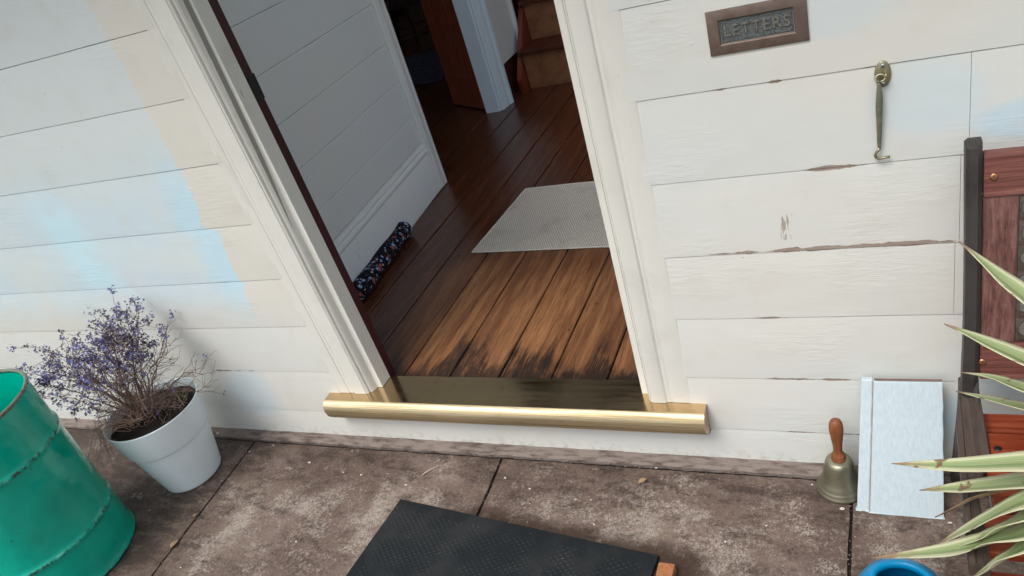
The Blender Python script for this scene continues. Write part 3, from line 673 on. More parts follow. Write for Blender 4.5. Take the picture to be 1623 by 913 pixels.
# far side of the left room opening
fp = thing('inner_door_frame', (-.88, 2.78, .2), 'pale blue white moulded post of an inner doorway down the hall', 'door frame')
m = MB(); pp = [(-.945, 2.90), (-.945, 2.742), (-.942, 2.738), (-.846, 2.738), (-.843, 2.742), (-.842, 2.755), (-.832, 2.752), (-.826, 2.762), (-.822, 2.768), (-.822, 2.800), (-.818, 2.806), (-.814, 2.812), (-.814, 2.850), (-.806, 2.856), (-.800, 2.868), (-.800, 2.890), (-.806, 2.895), (-.82, 2.90)]
rows = [[(x + .0008 * nz(z * 6, j), y, z) for j, (x, y) in enumerate(pp)] for z in [.2 + 2.1 * i / 40 for i in range(41)]]
m.grid(rows, close_v=True); m.build('post', MT['postp'], fp, smooth=True)
m = MB(); m.box(-.945, -.815, 1.76, 2.9, 2.3, 2.9); m.build('head_panel', MT['hall'], fp)

rw = thing('stair_side_wall', (-.86, 3.2, .2), 'grey lining panel with pale edge strip ending above the stair side', 'wall')
m = MB(); m.box(-.835, -.823, 2.9, 3.26, .44, 2.9); m.build('panel', MT['hall'], rw)
m = MB(); m.box(-.838, -.800, 3.262, 3.285, .475, 2.9); m.build('edge_strip', MT['hall'], rw, bevel=.002)
m = MB(); m.box(-.90, -.845, 2.905, 6.2, .19, 2.9); m.build('core', MT['stairt'], rw)

sr = thing('staircase', (-.3, 3.1, .2), 'worn brown wooden stairs rising at the end of the hall', 'staircase')
yy, zz = 3.10, .2; rise = .235
for i in range(7):
    m = MB(); m.box(-.752, .93, yy, yy + .018, zz, zz + rise); m.build('riser', MT['stairw'], sr, bevel=.002)
    m = MB(); m.box(-.775, .93, yy - .028, yy + .235, zz + rise, zz + rise + .03); m.build('tread', MT['stairt'], sr, bevel=.006)
    yy += .23; zz += rise + .03
m = MB(); i = 0; m.v = [(-.79, 3.02, .2), (-.79, 3.0, .30), (-.79, 4.9, 2.5), (-.79, 4.9, .2), (-.757, 3.02, .2), (-.757, 3.0, .30), (-.757, 4.9, 2.5), (-.757, 4.9, .2)]
m.f = [(0, 1, 2, 3), (4, 7, 6, 5), (0, 4, 5, 1), (1, 5, 6, 2), (2, 6, 7, 3), (0, 3, 7, 4)]; m.build('stringer', MT['doorw'], sr)
m = MB(); m.lathe([(.012, 0), (.012, .004), (.006, .006), (.0003, .006)], n=12, mat=Matrix.Translation((-.735, 3.072, .45)) @ Matrix.Rotation(R_(90), 4, 'X')); m.build('nosing_bolt', MT['dkwood'], sr)

# open inner door leaf, red brown
dl = thing('inner_door', (-.95, 2.79, .21), 'dark red brown inner door standing open behind the pale post', 'door')
DA = Vector((-.955, 2.80, 0)); DB = Vector((-1.30, 3.02, 0)); da = math.atan2(DB.y - DA.y, DB.x - DA.x); DM = Matrix.Translation(DA) @ Matrix.Rotation(da, 4, 'Z'); DL = (DB - DA).length
m = MB(); m.box(0, DL, -.018, .018, .212, 2.2, DM); m.build('leaf', MT['doorw'], dl, bevel=.003)
m = MB()
for (x0_, x1_, z0_, z1_) in ((.1, DL - .1, .42, .95), (.1, DL - .1, 1.1, 2.0)):
    for (a_, b_, c_, d_) in ((x0_, x1_, z0_, z0_ + .02), (x0_, x1_, z1_ - .02, z1_), (x0_, x0_ + .02, z0_ + .02, z1_ - .02), (x1_ - .02, x1_, z0_ + .02, z1_ - .02)): m.box(a_, b_, .0185, .026, c_, d_, DM)
m.build('panel_moulding', MT['doorw'], dl, bevel=.003)

# hidden walls, ceiling, left room with a window
m = MB(); m.box(.95, 1.03, .115, .75, .1, 2.9); m.box(.95, 1.03, 2.85, 7.9, .1, 2.9); m.box(.95, 1.03, .75, 2.85, .1, .24); m.box(.95, 1.03, .75, 2.85, 2.65, 2.9); tag(m.build('hall_side_wall', MT['hall']), kind='structure')  # unseen; wide opening cut to bring more daylight into the hall
m = MB(); m.box(-4.5, 1.03, 7.92, 8.0, .1, 2.9); m.box(-4.5, -4.42, .115, 3.9, .1, 2.9); m.box(-4.5, -4.42, 5.3, 7.92, .1, 2.9); m.box(-4.5, -4.42, 3.9, 5.3, .1, 1.0); m.box(-4.5, -4.42, 3.9, 5.3, 2.2, 2.9)
tag(m.build('room_walls', MT['plaster']), kind='structure')
m = MB(); m.box(-4.5, 1.03, .0, .12, 2.9, 2.96); m.box(-4.5, 1.03, 2.6, 8.0, 2.9, 2.96); m.box(-4.5, -.62, .12, 2.6, 2.9, 2.96); m.box(.92, 1.03, .12, 2.6, 2.9, 2.96); tag(m.build('ceiling', MT['plaster']), kind='structure')  # gap left as an added skylight, to brighten the hall
vr = thing('veranda_roof', (0, -.7, 2.6), 'pale boarded veranda roof over the doorway', 'roof')  # out of view; depth set for how it shades the upper wall
m = MB(); m.box(-3.2, 3.4, -.66, -.004, 2.62, 2.66); m.build('soffit', MT['plaster'], vr)
m = MB(); m.box(-3.3, 3.5, -.70, -.662, 2.56, 2.70); m.build('fascia', MT['trim'], vr, bevel=.003)

# rug and chairs in the dark room
m = MB(); m.box(-3.3, -1.75, 3.7, 4.7, .2, .208); rg = m.build('rug', MT['rug'], bevel=.002); tag(rg, 'dark blue patterned rug on the floor of the dim room', 'rug')
def mkchair(loc, rz, label):
    t = thing('wooden_chair', loc, label, 'chair', 'chairs in the dim side room')
    X = Matrix.Translation(loc) @ Matrix.Rotation(rz, 4, 'Z')
    m = MB(); m.box(-.21, .21, -.2, .2, .43, .455, X); m.build('seat', MT['dkwood'], t, bevel=.008)
    for sx in (-1, 1):
        for sy in (-1, 1):
            m = MB(); top = .43 if sy < 0 else .95
            p = [Vector((sx * .21, sy * .20, 0)), Vector((sx * .18, sy * .17, .43))] + ([Vector((sx * .19, sy * .24, .95))] if sy > 0 else [])
            m.tube([X @ q for q in p], [.013, .018, .013][:len(p)], 8); m.build('leg', MT['dkwood'], t, smooth='all')
    for (a_, b_) in (((-.2, -.19, .16), (.2, -.19, .16)), ((-.2, .19, .2), (.2, .19, .2)), ((-.2, -.19, .22), (-.2, .19, .22)), ((.2, -.19, .22), (.2, .19, .22))):
        m = MB(); m.tube([X @ Vector(a_), X @ Vector(b_)], .009, 7); m.build('stretcher', MT['dkwood'], t, smooth='all')
    m = MB(); m.box(-.19, .19, .225, .24, .80, .90, X); m.build('back_rail', MT['dkwood'], t, bevel=.006)
mkchair(Vector((-2.55, 4.95, .2)), .5, 'dark wooden chair nearer the doorway in the dim room')
mkchair(Vector((-3.15, 5.5, .2)), -1.0, 'dark wooden chair farther back in the dim room')

# hall mat
m = MB(); rows = []
mx0, mx1, my0, my1 = -.262, .66, .928, 1.512
for i in range(47):
    u = i / 46; rows.append([(mx0 + (mx1 - mx0) * u + .045 * (j / 28) * (1 - u), my0 + (my1 - my0) * j / 28 - .035 * u * (1 - j / 28) + .001 * nz(u * 20, j), .2075 + .0012 * nz(u * 9, j * .3)) for j in range(29)])
m.grid(rows)
for e in ([r[0] for r in rows], [r[-1] for r in rows], rows[0], rows[-1]): m.grid([e, [(p[0], p[1], .2008) for p in e]])
hm = m.build('hall_mat', MT['weave'], smooth=True); tag(hm, 'pale grey woven mat lying on the dark floorboards inside', 'mat')
m = MB(); e1 = [Vector(r[0]) for r in rows]; e2 = [Vector(p) for p in rows[0]]
m.tube([p + Vector((0, -.0012, -.001)) for p in e1], .0032, 6); m.tube([p + Vector((-.0012, 0, -.001)) for p in e2], .0032, 6); m.tube([Vector(r[-1]) for r in rows], .0032, 6)
bd = m.build('stitched_edge', MT['flake'], None, smooth='all'); bd.parent = hm

# draught stopper
m = MB(); pts = []; rad = []
for i in range(41):
    t = i / 40; y = .56 + .60 * t; x = -.655 - .064 * t + .004 * math.sin(t * 9)
    r = .042 + .003 * math.sin(t * 14) + .002 * nz(t * 12)
    if t < .05: r *= (t / .05 * .5 + .5)
    if t > .93: r *= max(.12, math.sqrt(max(0, 1 - ((t - .93) / .07) ** 2)))
    pts.append((x, y,   .2 + .041 + .002 * math.sin(t * 8))); rad.append(r)
m.tube(pts, rad, 20)
m.v = [(v[0], v[1], .2 + max(.0012, (v[2] - .2) * .96)) for v in m.v]
tag(m.build('draught_stopper', MT['floral'], smooth='all'), 'dark floral cloth draught stopper lying along the hallway skirting', 'draught stopper')

# ================================================================== PATIO OBJECTS
# --- rubber mat
ma = math.atan2(-.095, .85); MMx = Matrix.Translation((-.07, -.266, 0)) @ Matrix.Rotation(ma, 4, 'Z')
m = MB(); rows = []
for i in range(61):
    u = .856 * i / 60; rows.append([Vector((u, -.52 * j / 30 + .0005 * nz(u * 20, j), .0125 + .0012 * nz(u * 4, j * .15) + (.003 if i == 60 else 0) * 0)) for j in range(31)])
m.grid(rows)
for e in ([r[0] for r in rows], [r[-1] for r in rows], rows[0], rows[-1]): m.grid([e, [Vector((p[0], p[1], .0015)) for p in e]])
rm = m.build('rubber_doormat', MT['rubber'], smooth=True); rm.matrix_world = MMx; tag(rm, 'black studded rubber doormat lying askew on the concrete', 'doormat')
m = MB(); m.box(.79, .832, -.60, -.392, .001, .030); br = m.build('terracotta_block', MT['brick'], bevel=.003, smooth=False); tag(br, 'orange terracotta block poking out beside the rubber doormat', 'block')

# --- green drum
dr = thing('green_drum', (-1.238, -.653, 0), 'glossy green painted steel drum with raised ribs, open at the top', 'drum')
dc = (-1.238, -.653); r0 = .229; m = MB()
prof = [(r0 - .012, .001), (r0 - .001, .001), (r0 + .003, .006), (r0 + .003, .012), (r0 - .002, .018)]
def rib(z): return [(r0 - .001, z - .022), (r0 + .0003, z - .010), (r0 + .0038, z - .0045), (r0 + .0055, z), (r0 + .0038, z + .0045), (r0 + .0003, z + .010), (r0 - .001, z + .022)]
prof += [(r0 - .001, .06), (r0, .11)] + rib(.171) + [(r0, .25), (r0 + .0003, .33), (r0, .41)] + rib(.487) + [(r0, .56), (r0, .62), (r0, .655)]
m.lathe(prof, dc, 96, wob=.006); m.build('shell', MT['green'], dr, smooth='all')
m = MB(); m.lathe([(r0 - .003, .650), (r0 - .0035, .5), (r0 - .0035, .02), (.001, .02)], dc, 96, wob=.006); m.build('lining', MT['green'], dr, smooth='all')
m = MB(); rows = []
for q in range(96):
    an = q * 2 * math.pi / 96; rr = r0 + .0008 * nz(math.cos(an) * 4, math.sin(an) * 4)
    rows.append([(dc[0] + (rr + .0058 * math.cos(t)) * math.cos(an), dc[1] + (rr + .0058 * math.cos(t)) * math.sin(an), .658 + .0062 * math.sin(t) + .0012 * nz(math.cos(an) * 3, math.sin(an) * 3, 4)) for t in [k * math.pi / 5 for k in range(10)]])
m.grid(rows, close_u=True, close_v=True); m.build('rolled_rim', MT['rustrim'], dr, smooth='all')

# --- potted shrub
pc = (-1.025, -.229); ps = thing('potted_shrub', (pc[0], pc[1], 0), 'leggy twiggy shrub with violet flowers in a white plastic pot', 'potted plant')
m = MB(); m.lathe([(.001, .004), (.090, .002), (.101, .001), (.106, .005), (.1075, .012), (.1445, .202)], pc, 72, wob=.004); m.build('pot', MT['potw'], ps, smooth='all')
m = MB(); m.lathe([(.1445, .204), (.1500, .2045), (.1510, .207), (.1685, .3195), (.1690, .3225), (.1675, .3235), (.1640, .3225), (.1615, .300), (.156, .27)], pc, 72, wob=.004); m.build('rim_band', MT['potw'], ps, smooth='all')
m = MB(); rows = []
for r in [i * .158 / 14 for i in range(15)]:
    rows.append([(pc[0] + (r + .0005) * math.cos(q * math.pi / 24), pc[1] + (r + .0005) * math.sin(q * math.pi / 24), .290 + .010 * nz(r * 25 * math.cos(q * math.pi / 24) + 3, r * 25 * math.sin(q * math.pi / 24)) + .004 * nz(r * 90 * math.cos(q * math.pi / 24), r * 90 * math.sin(q * math.pi / 24), 5)) for q in range(48)])
m.grid(rows, close_v=True); m.build('soil', MT['soil'], ps, smooth='all')
tw = MB(); dy = MB(); pe = MB(); ca_ = MB(); gl = MB(); RS = random.Random(11)
def rv(s=1.0): return Vector((RS.uniform(-1, 1), RS.uniform(-1, 1), RS.uniform(-1, 1))) * s
def branch(mb, p0, p1, r0_, r1_, n=7, wig=.012, sag=0.0, sides=5):
    p0, p1 = Vector(p0), Vector(p1); pts = []; off = rv(wig * 1.6)
    for i in range(n + 1):
        t = i / n; p = p0.lerp(p1, t) + off * math.sin(t * math.pi) + (rv(wig * .5) if 0 < i else Vector())
        p.z += sag * math.sin(t * math.pi); p.y = min(p.y, -.008); pts.append(p)
    mb.tube(pts, [r0_ + (r1_ - r0_) * i / n for i in range(n + 1)], sides, cap=False); return pts
def blossom(mb, p, s):
    ax = rv().normalized(); u = ax.orthogonal().normalized(); v = ax.cross(u)
    for k in range(5):
        an = k * 2 * math.pi / 5 + RS.random(); d = u * math.cos(an) + v * math.sin(an); e = ax.cross(d)
        mb.quad([p, p + d * s * .6 + e * s * .38, p + d * s * 1.1 + ax * s * .25, p + d * s * .6 - e * s * .38])
def cluster(p, n, spread, s=.0052):
    for _ in range(n):
        q = p + Vector((RS.gauss(0, spread), RS.gauss(0, spread), RS.gauss(0, spread * 1.1))); q.y = min(q.y, -.01)
        if RS.random() < .42: blossom(pe, q, s * RS.uniform(.7, 1.25))
        else: blossom(ca_, q, s * RS.uniform(.6, 1.0))
base = Vector((pc[0] - .035, pc[1] - .01, .285))
targets = []
for k in range(27):
    th_ = R_(RS.uniform(8, 172)) if k > 9 else R_(15 + k * 16)
    rx_, rz_ = RS.uniform(.32, .42), RS.uniform(.29, .38)
    targets.append(Vector((pc[0] - .06 + rx_ * math.cos(th_) * (1.22 if math.cos(th_) < 0 else .72), pc[1] + RS.uniform(-.16, .14), .30 + rz_ * math.sin(th_) * RS.uniform(.82, 1.03))))
for k in range(7): targets.append(Vector((pc[0] + RS.uniform(.02, .27), pc[1] + RS.uniform(-.12, .10), RS.uniform(.52, .68))))
for T in targets:
    s0 = base + Vector((RS.uniform(-.02, .02), RS.uniform(-.02, .02), 0)); knee = s0.lerp(T, .35) + Vector((0, 0, .03)) + rv(.02)
    P1 = branch(tw, s0, knee, .0031, .0022, 5, .006); P2 = branch(tw, P1[-1], T, .0022, .0010, 9, .010, .02)
    for p in P1[3:] + P2[1:]:
        for _ in range(RS.choice((0, 1, 1, 2))):
            d = (T - s0).normalized() * RS.uniform(.3, 1.0) + rv(.75); L_ = RS.uniform(.03, .10)
            q = p + d.normalized() * L_
            Pb = branch(tw, p, q, .0011, .0006, 5, .007, 0, 4)
            for pb in Pb[1:]:
                if RS.random() < .5:
                    d2 = d.normalized() * .6 + rv(.8); q2 = pb + d2.normalized() * RS.uniform(.015, .055)
                    Pc = branch(tw, pb, q2, .0008, .0004, 3, .003, 0, 3)
                    if q2.x < -1.0 + .10 * RS.random() and (q2.z > .50 or q2.x < -1.28) and (q2 - base).length > .22 and RS.random() < .85:
                        cluster(Pc[-1], RS.randint(8, 14), .0075, .0052)
                    elif RS.random() < .05: cluster(Pc[-1], 4, .006, .0045)
                    elif q2.x > -.80 and RS.random() < .16:
                        for _k in range(3): blossom(gl, q2 + rv(.008), .0055)
    if T.x < -.98 and T.z > .42: cluster(P2[-1], 34, .013, .0052)
# curly dead stalks over the soil and hanging over the rim
for k in range(100):
    an = RS.uniform(0, 2 * math.pi); rr = RS.uniform(0, .10); p = Vector((pc[0] - .045 + rr * math.cos(an), pc[1] + rr * math.sin(an), .285 + RS.uniform(0, .05)))
    d = rv(); d.z = abs(d.z) * .5 - .1; L_ = RS.uniform(.04, .12); q = p + d.normalized() * L_; q.z = max(q.z, .282)
    if (Vector((q.x, q.y)) - Vector(pc)).length > .15: q.z = max(q.z, .33)
    Pb = branch(dy, p, q, .0012, .0006, 6, .010, .012, 4)
    for pb in Pb[2:]:
        if RS.random() < .5: branch(dy, pb, pb + rv(.025) + Vector((0, 0, .004)), .0007, .0003, 3, .004, 0, 3)
for k in range(30):
    an = R_(RS.uniform(150, 262)); d = Vector((math.cos(an), math.sin(an), 0)); p = Vector((pc[0], pc[1], .30)) + d * RS.uniform(.03, .1)
    m1 = Vector((pc[0], pc[1], .335 + RS.uniform(0, .03))) + d * .175; e = m1 + d * RS.uniform(.0, .09) + Vector((0, 0, -RS.uniform(.0, .17)))
    P1 = branch(dy, p, m1, .0013, .001, 5, .006, .02, 4); P2 = branch(dy, P1[-1], e, .001, .0005, 6, .010, 0, 4)
    for pb in P2[1:]:
        if RS.random() < .7: branch(dy, pb, pb + rv(.03), .0007, .0003, 3, .005, 0, 3)
tw.build('branches', MT['twig'], ps, smooth='all'); dy.build('dead_stalks', MT['dry'], ps, smooth='all')
pe.build('blossom', MT['petal'], ps); ca_.build('spent_blossom', MT['calyx'], ps); gl.build('leaves', MT['gleaf'], ps)
m = MB(); m.tube([(-.940, -.17, .285), (-.952, -.165, .355)], .0018, 6); m.build('plant_marker', MT['stick'], ps)

# --- hand bell
bc = (1.2095, -.073); hb = thing('hand_bell', (bc[0], bc[1], 0), 'tarnished brass hand bell with turned wooden handle standing on concrete', 'bell')
m = MB(); m.lathe([(.0530, .006), (.0580, .0005), (.0603, .003), (.0600, .0065), (.0575, .011), (.0562, .0130), (.0562, .0150), (.0530, .0210), (.0512, .0235), (.0510, .0252), (.0465, .034), (.0425, .045), (.0395, .058), (.0372, .070), (.0355, .082), (.0338, .0915), (.0312, .0985), (.0265, .1028), (.018, .1048), (.006, .1055)], bc, 64); m.build('bell_body', MT['bell'], hb, smooth='all')
m = MB(); m.lathe([(.0172, .1050), (.0180, .1075), (.0178, .112), (.0160, .1145), (.0172, .1175), (.0160, .121), (.0128, .1255), (.0112, .132), (.0110, .142), (.0118, .155), (.0135, .170), (.0155, .188), (.0170, .203), (.0173, .214), (.0160, .226), (.0125, .235), (.007, .240), (.0004, .2415)], bc, 32)
hbm = m.build('handle', MT['handle'], hb, smooth='all', origin=(bc[0], bc[1], 0)); 

# --- leaned painted board
lb = thing('painted_board', (1.35, -.15, 0), 'pale blue white painted board leaning on the wall beside the bell', 'board')
def leaned(x0b, x1b, x0t, x1t, yb, yt, zt_, th_, name, bev):
    m = MB(); n = 24; fr = []; bk_ = []
    for i in range(n + 1):
        t = i / n; z = .001 + (zt_ - .001) * t; y = yb + (yt - yb) * t
        xl = x0b + (x0t - x0b) * t + .0006 * nz(z * 30, 1); xr = x1b + (x1t - x1b) * t + .0014 * nz(z * 30, 7)
        nx = Vector((0, zt_, yb - yt)).normalized()
        fr.append([Vector((xl, y, z)), Vector(((xl + xr) / 2, y, z)), Vector((xr, y, z))]); bk_.append([p + Vector((0, nx.y, nx.z)) * th_ for p in fr[-1]])
    m.grid(fr); m.grid(bk_)
    m.grid([[r[0] for r in fr], [r[0] for r in bk_]]); m.grid([[r[2] for r in fr], [r[2] for r in bk_]]); m.grid([fr[0], bk_[0]]); m.grid([fr[-1], bk_[-1]])
    bm_ = m.build(name, MT['boardp'], lb, origin=(x0b, yb, 0)); md = bm_.modifiers.new('weld', 'WELD'); md.merge_threshold = .0002; md2 = bm_.modifiers.new('bevel', 'BEVEL'); md2.width = bev; md2.segments = 2; md2.limit_method = 'ANGLE'; md2.angle_limit = R_(50); return bm_
leaned(1.277, 1.4400, 1.2985, 1.4435, -.152, -.040, .338, .016, 'face_board', .002)
leaned(1.2480, 1.2762, 1.2725, 1.2975, -.147, -.036, .3395, .020, 'side_strip', .003)
m = MB(); m.tube([Vector((1.2768, -.151, .004)), Vector((1.298, -.0400, .336))], .0011, 6); m.build('joint_line', MT['dry'], lb)
m = MB(); m.box(1.300, 1.442, -.0395, -.033, .3405, .3412); m.build('bare_top_edge', MT['twig'], lb)

# --- blue watering can
wc = thing('blue_watering_can', (1.345, -.50, 0), 'bright blue plastic watering can with an oval filling hole', 'watering can')
def ov(m, prof, c, n=56):
    rows = []
    for rx_, ry_, z in prof: rows.append([(c[0] + rx_ * math.cos(q * 2 * math.pi / n), c[1] + ry_ * math.sin(q * 2 * math.pi / n), z) for q in range(n)])
    m.grid(rows, close_v=True); return m
cc = (1.337, -.500)
m = MB(); ov(m, [(.001, .001, .004), (.085, .080, .001), (.092, .087, .006), (.093, .088, .02), (.090, .085, .10), (.088, .083, .155), (.084, .078, .178), (.074, .066, .200), (.062, .051, .214), (.056, .045, .2185), (.052, .041, .2195), (.0475, .0365, .2170), (.0465, .0355, .205), (.060, .055, .18), (.080, .076, .12), (.084, .08, .02), (.001, .001, .015)], cc)
m.build('body', MT['blue'], wc, smooth='all')
m = MB(); m.tube([(1.40, -.54, .04), (1.45, -.60, .10), (1.49, -.66, .17), (1.51, -.69, .22)], [.020, .016, .013, .012], 14); m.build('spout', MT['blue'], wc, smooth='all')
m = MB(); m.tube([(1.285, -.545, .205), (1.25, -.61, .235), (1.235, -.66, .20), (1.245, -.655, .12), (1.265, -.585, .06)], .010, 12); m.build('handle', MT['blue'], wc, smooth='all')

# --- bench
bn = thing('garden_bench', (2.1, -.35, 0), 'red timber garden bench with iron ends and pierced back panel', 'bench')
kk = .085 / .495
def byz(z): return -.070 - kk * (.95 - z)
tilt = math.atan(kk)
def backbox(x0_, x1_, z0_, z1_, d0, d1, name, mat, bev=.003, parent=bn):
    # d = offset in front (-) / behind (+) of the backrest plane
    m = MB(); i = 0; P = []
    for x in (x0_, x1_):
        for d in (d0, d1):
            for z in (z0_, z1_): P.append((x, byz(z) + d, z))
    m.v = P; m.f = [(0, 1, 3, 2), (4, 6, 7, 5), (0, 4, 5, 1), (2, 3, 7, 6), (0, 2, 6, 4), (1, 5, 7, 3)]
    return m.build(name, mat, parent, bevel=bev, origin=(x0_, byz(z0_), z0_))
XE = 2.72
tr = backbox(1.5005, XE, .846, .928, -.012, .012, 'top_rail', MT['benchw'])
brl = backbox(1.4985, XE, .456, .537, -.012, .012, 'lower_rail', MT['benchw'])
backbox(1.500, 1.558, .5385, .8445, -.007, .009, 'back_splat', MT['benchv'], .002)
backbox(2.66, XE, .5385, .8445, -.007, .009, 'back_splat', MT['benchv'], .002)
def screw(x, z, par, y=None, up_=False):
    m = MB(); Mx = Matrix.Translation((x, (byz(z) - .012) if y is None else y, z)) @ (Matrix.Rotation(R_(90) + tilt * -1, 4, 'X') if not up_ else Matrix.Identity(4))
    m.lathe([(.0072, -.001), (.0072, .0012), (.0060, .0026), (.0040, .0032), (.0002, .0024)], n=18, mat=Mx); m.box(-.0042, .0042, -.0008, .0008, .0022, .0036, Mx); m.box(-.0008, .0008, -.0042, .0042, .0022, .0036, Mx)
    return m.build('screw', MT['screwc'] if not up_ else MT['black'], par, smooth=True)
for par, x, z in ((tr, 1.517, .885), (brl, 1.503, .497), (tr, 2.69, .885), (brl, 2.69, .497)):
    o = screw(x, z, par); o.matrix_parent_inverse = Matrix.Translation(par.location).inverted()
# pierced cast panel
m = MB(); px0, pz0, cw, ch = 1.5595, .5395, .0468, .0508
def cell(ix, iz):
    cx_, cz_ = px0 + (ix + .5) * cw, pz0 + (iz + .5) * ch; N = 24; rows = []
    rr = [(.0185, .0195), (.0175, .0155), (.0200, .0185)][(ix * 2 + iz) % 3]; pw = [2.0, 5.0, 3.0][(ix + iz) % 3]
    for (kx, kz, d) in ((1, 1, .002), (1, 1, -.005), (0, 0, -.0075), (0, 0, -.0065), (0, 0, .002)):
        row = []
        for q in range(N):
            an = q * 2 * math.pi / N; c_, s_ = math.cos(an), math.sin(an)
            if kx:
                sc_ = 1 / max(abs(c_), abs(s_)); x = cx_ + c_ * sc_ * cw / 2; z = cz_ + s_ * sc_ * ch / 2
            else:
                sc_ = 1 / ((abs(c_) ** pw + abs(s_) ** pw) ** (1 / pw)); gz = 1.0 if d > -.0072 else 1.07
                x = cx_ + c_ * sc_ * rr[0] * gz; z = cz_ + s_ * sc_ * rr[1] * gz
            row.append((x, byz(z) + d, z))
        rows.append(row)
    m.grid(rows, close_v=True)
for ix in range(23):
    for iz in range(6): cell(ix, iz)
m.build('pierced_panel', MT['ironrust'], bn, smooth=True)
# end frames
def endframe(xc, w_):
    f = MB()
    # back upright: leaning strip with rounded top
    rows = []
    for i in range(31):
        t = i / 30; z = .40 + (.946 - .40) * t; y = byz(z) - .004; hw_ = w_ * (1 if z > .5 else 1.05); e = .010 if z < .94 else .006
        xs0 = xc + .002 * math.sin(t * 4) - .006 * (1 - t)
        dz = 0
        rows.append([(xs0 - hw_, y + .020, z), (xs0 - hw_, y - .012, z), (xs0 - hw_ * .55, y - .019 - .002 * (i % 2) * 0, z), (xs0 + hw_ * .45, y - .019, z), (xs0 + hw_, y - .012, z), (xs0 + hw_, y + .020, z)])
    yt_ = byz(.953) - .002
    rows.append([(xc + .002 - w_ * .8, yt_ + .016, .952), (xc + .002 - w_ * .8, yt_ - .008, .952), (xc + .002 - w_ * .4, yt_ - .012, .953), (xc + .002 + w_ * .4, yt_ - .012, .953), (xc + .002 + w_ * .8, yt_ - .008, .952), (xc + .002 + w_ * .8, yt_ + .016, .952)])
    f.grid(rows, close_v=True); j = len(f.v) - 6; f.f.append(tuple(range(j, j + 6)))
    return f
ef = endframe(1.486, .0135); e0 = ef.build('back_upright', MT['iron'], bn, smooth=True)
ef = endframe(XE + .02, .0135); ef.build('back_upright', MT['iron'], bn, smooth=True)
def sideplate(xs_, outline, name, mat, th_=.012):
    m = MB(); n = len(outline); m.v = [(xs_ - th_ / 2, y, z) for y, z in outline] + [(xs_ + th_ / 2, y, z) for y, z in outline]
    m.f = [tuple(range(n)), tuple(range(2 * n - 1, n - 1, -1))] + [(i, (i + 1) % n, n + (i + 1) % n, n + i) for i in range(n)]
    return m.build(name, mat, bn, bevel=.002)
for xs_ in (1.474, XE + .02):
    sideplate(xs_, [(-.150, .43), (-.175, .425), (-.155, .30), (-.105, .15), (-.055, .03), (-.045, .001), (-.012, .001), (-.020, .03), (-.065, .16), (-.105, .28), (-.125, .36), (-.128, .43)], 'rear_leg', MT['ironrust'], .020)
    sideplate(xs_ - .014, [(-.555, .372), (-.585, .372), (-.600, .30), (-.585, .16), (-.600, .03), (-.605, .001), (-.565, .001), (-.555, .03), (-.545, .16), (-.560, .28)], 'front_leg', MT['ironrust'], .020)
for s0 in (0, 1):
    m = MB(); xo = s0 * (XE + .02 - 1.474); rows = []
    for i in range(25):
        t = i / 24; y = -.150 - .450 * t; xc_ = 1.4715 - .016 * t + xo; z = .4235 - .013 * math.sin(t * math.pi) - .006 * t
        lf = .0065 + .0110 * min(1, t / .22); rt = 1.500 + xo if t < .42 else 1.500 + xo - .030 * min(1, (t - .42) / .16); md_ = xc_ - .004
        rows.append([(xc_ - lf, y, z - .030), (xc_ - lf, y, z - .002), (xc_ - lf + .002, y, z), (md_ - .004, y, z + .0008), (md_ - .003, y, z - .0015), (md_ - .001, y, z + .001), (rt - .002, y, z - .001), (rt, y, z - .003), (rt, y, z - .030)])
    m.grid(rows, close_v=True); a_ = len(m.v); m.f.append(tuple(range(a_ - 9, a_))); m.build('seat_bearer', MT['ironrust'], bn, smooth=True, origin=(1.47 + xo, -.3, .4))
m = MB(); m.box(-.002, .022, -.026, .026, -.14, .0, Matrix.Translation((1.4885, -.190, .435))); 
sideplate(1.492, [(-.148, .47), (-.160, .47), (-.200, .415), (-.240, .385), (-.240, .33), (-.150, .33)], 'web', MT['iron'], .010)
SL = [(-.262, -.350), (-.362, -.452), (-.464, -.552)]
for i, (ya, yb) in enumerate(SL):
    m = MB(); z_ = .398 - .003 * i; m.box((1.5015, 1.490, 1.468)[i], XE, yb, ya, z_ - .022, z_); sl_ = m.build('seat_slat', MT['slat'], bn, bevel=.004, origin=(1.49, (ya + yb) / 2, z_))
    for xx in (1.516 - .012 * i, 2.69):
        o = screw(xx, z_ - .0005, sl_, y=(ya + yb) / 2, up_=True); o.matrix_parent_inverse = Matrix.Translation(sl_.location).inverted()
m = MB(); m.box(1.483, XE, -.232, -.176, .352, .372); m.build('seat_slat', MT['slat'], bn, bevel=.004, origin=(1.49, -.2, .37))
m = MB(); m.box(1.465, XE, -.600, -.578, .315, .375); m.build('front_apron', MT['slat'], bn, bevel=.004, origin=(1.49, -.59, .34))

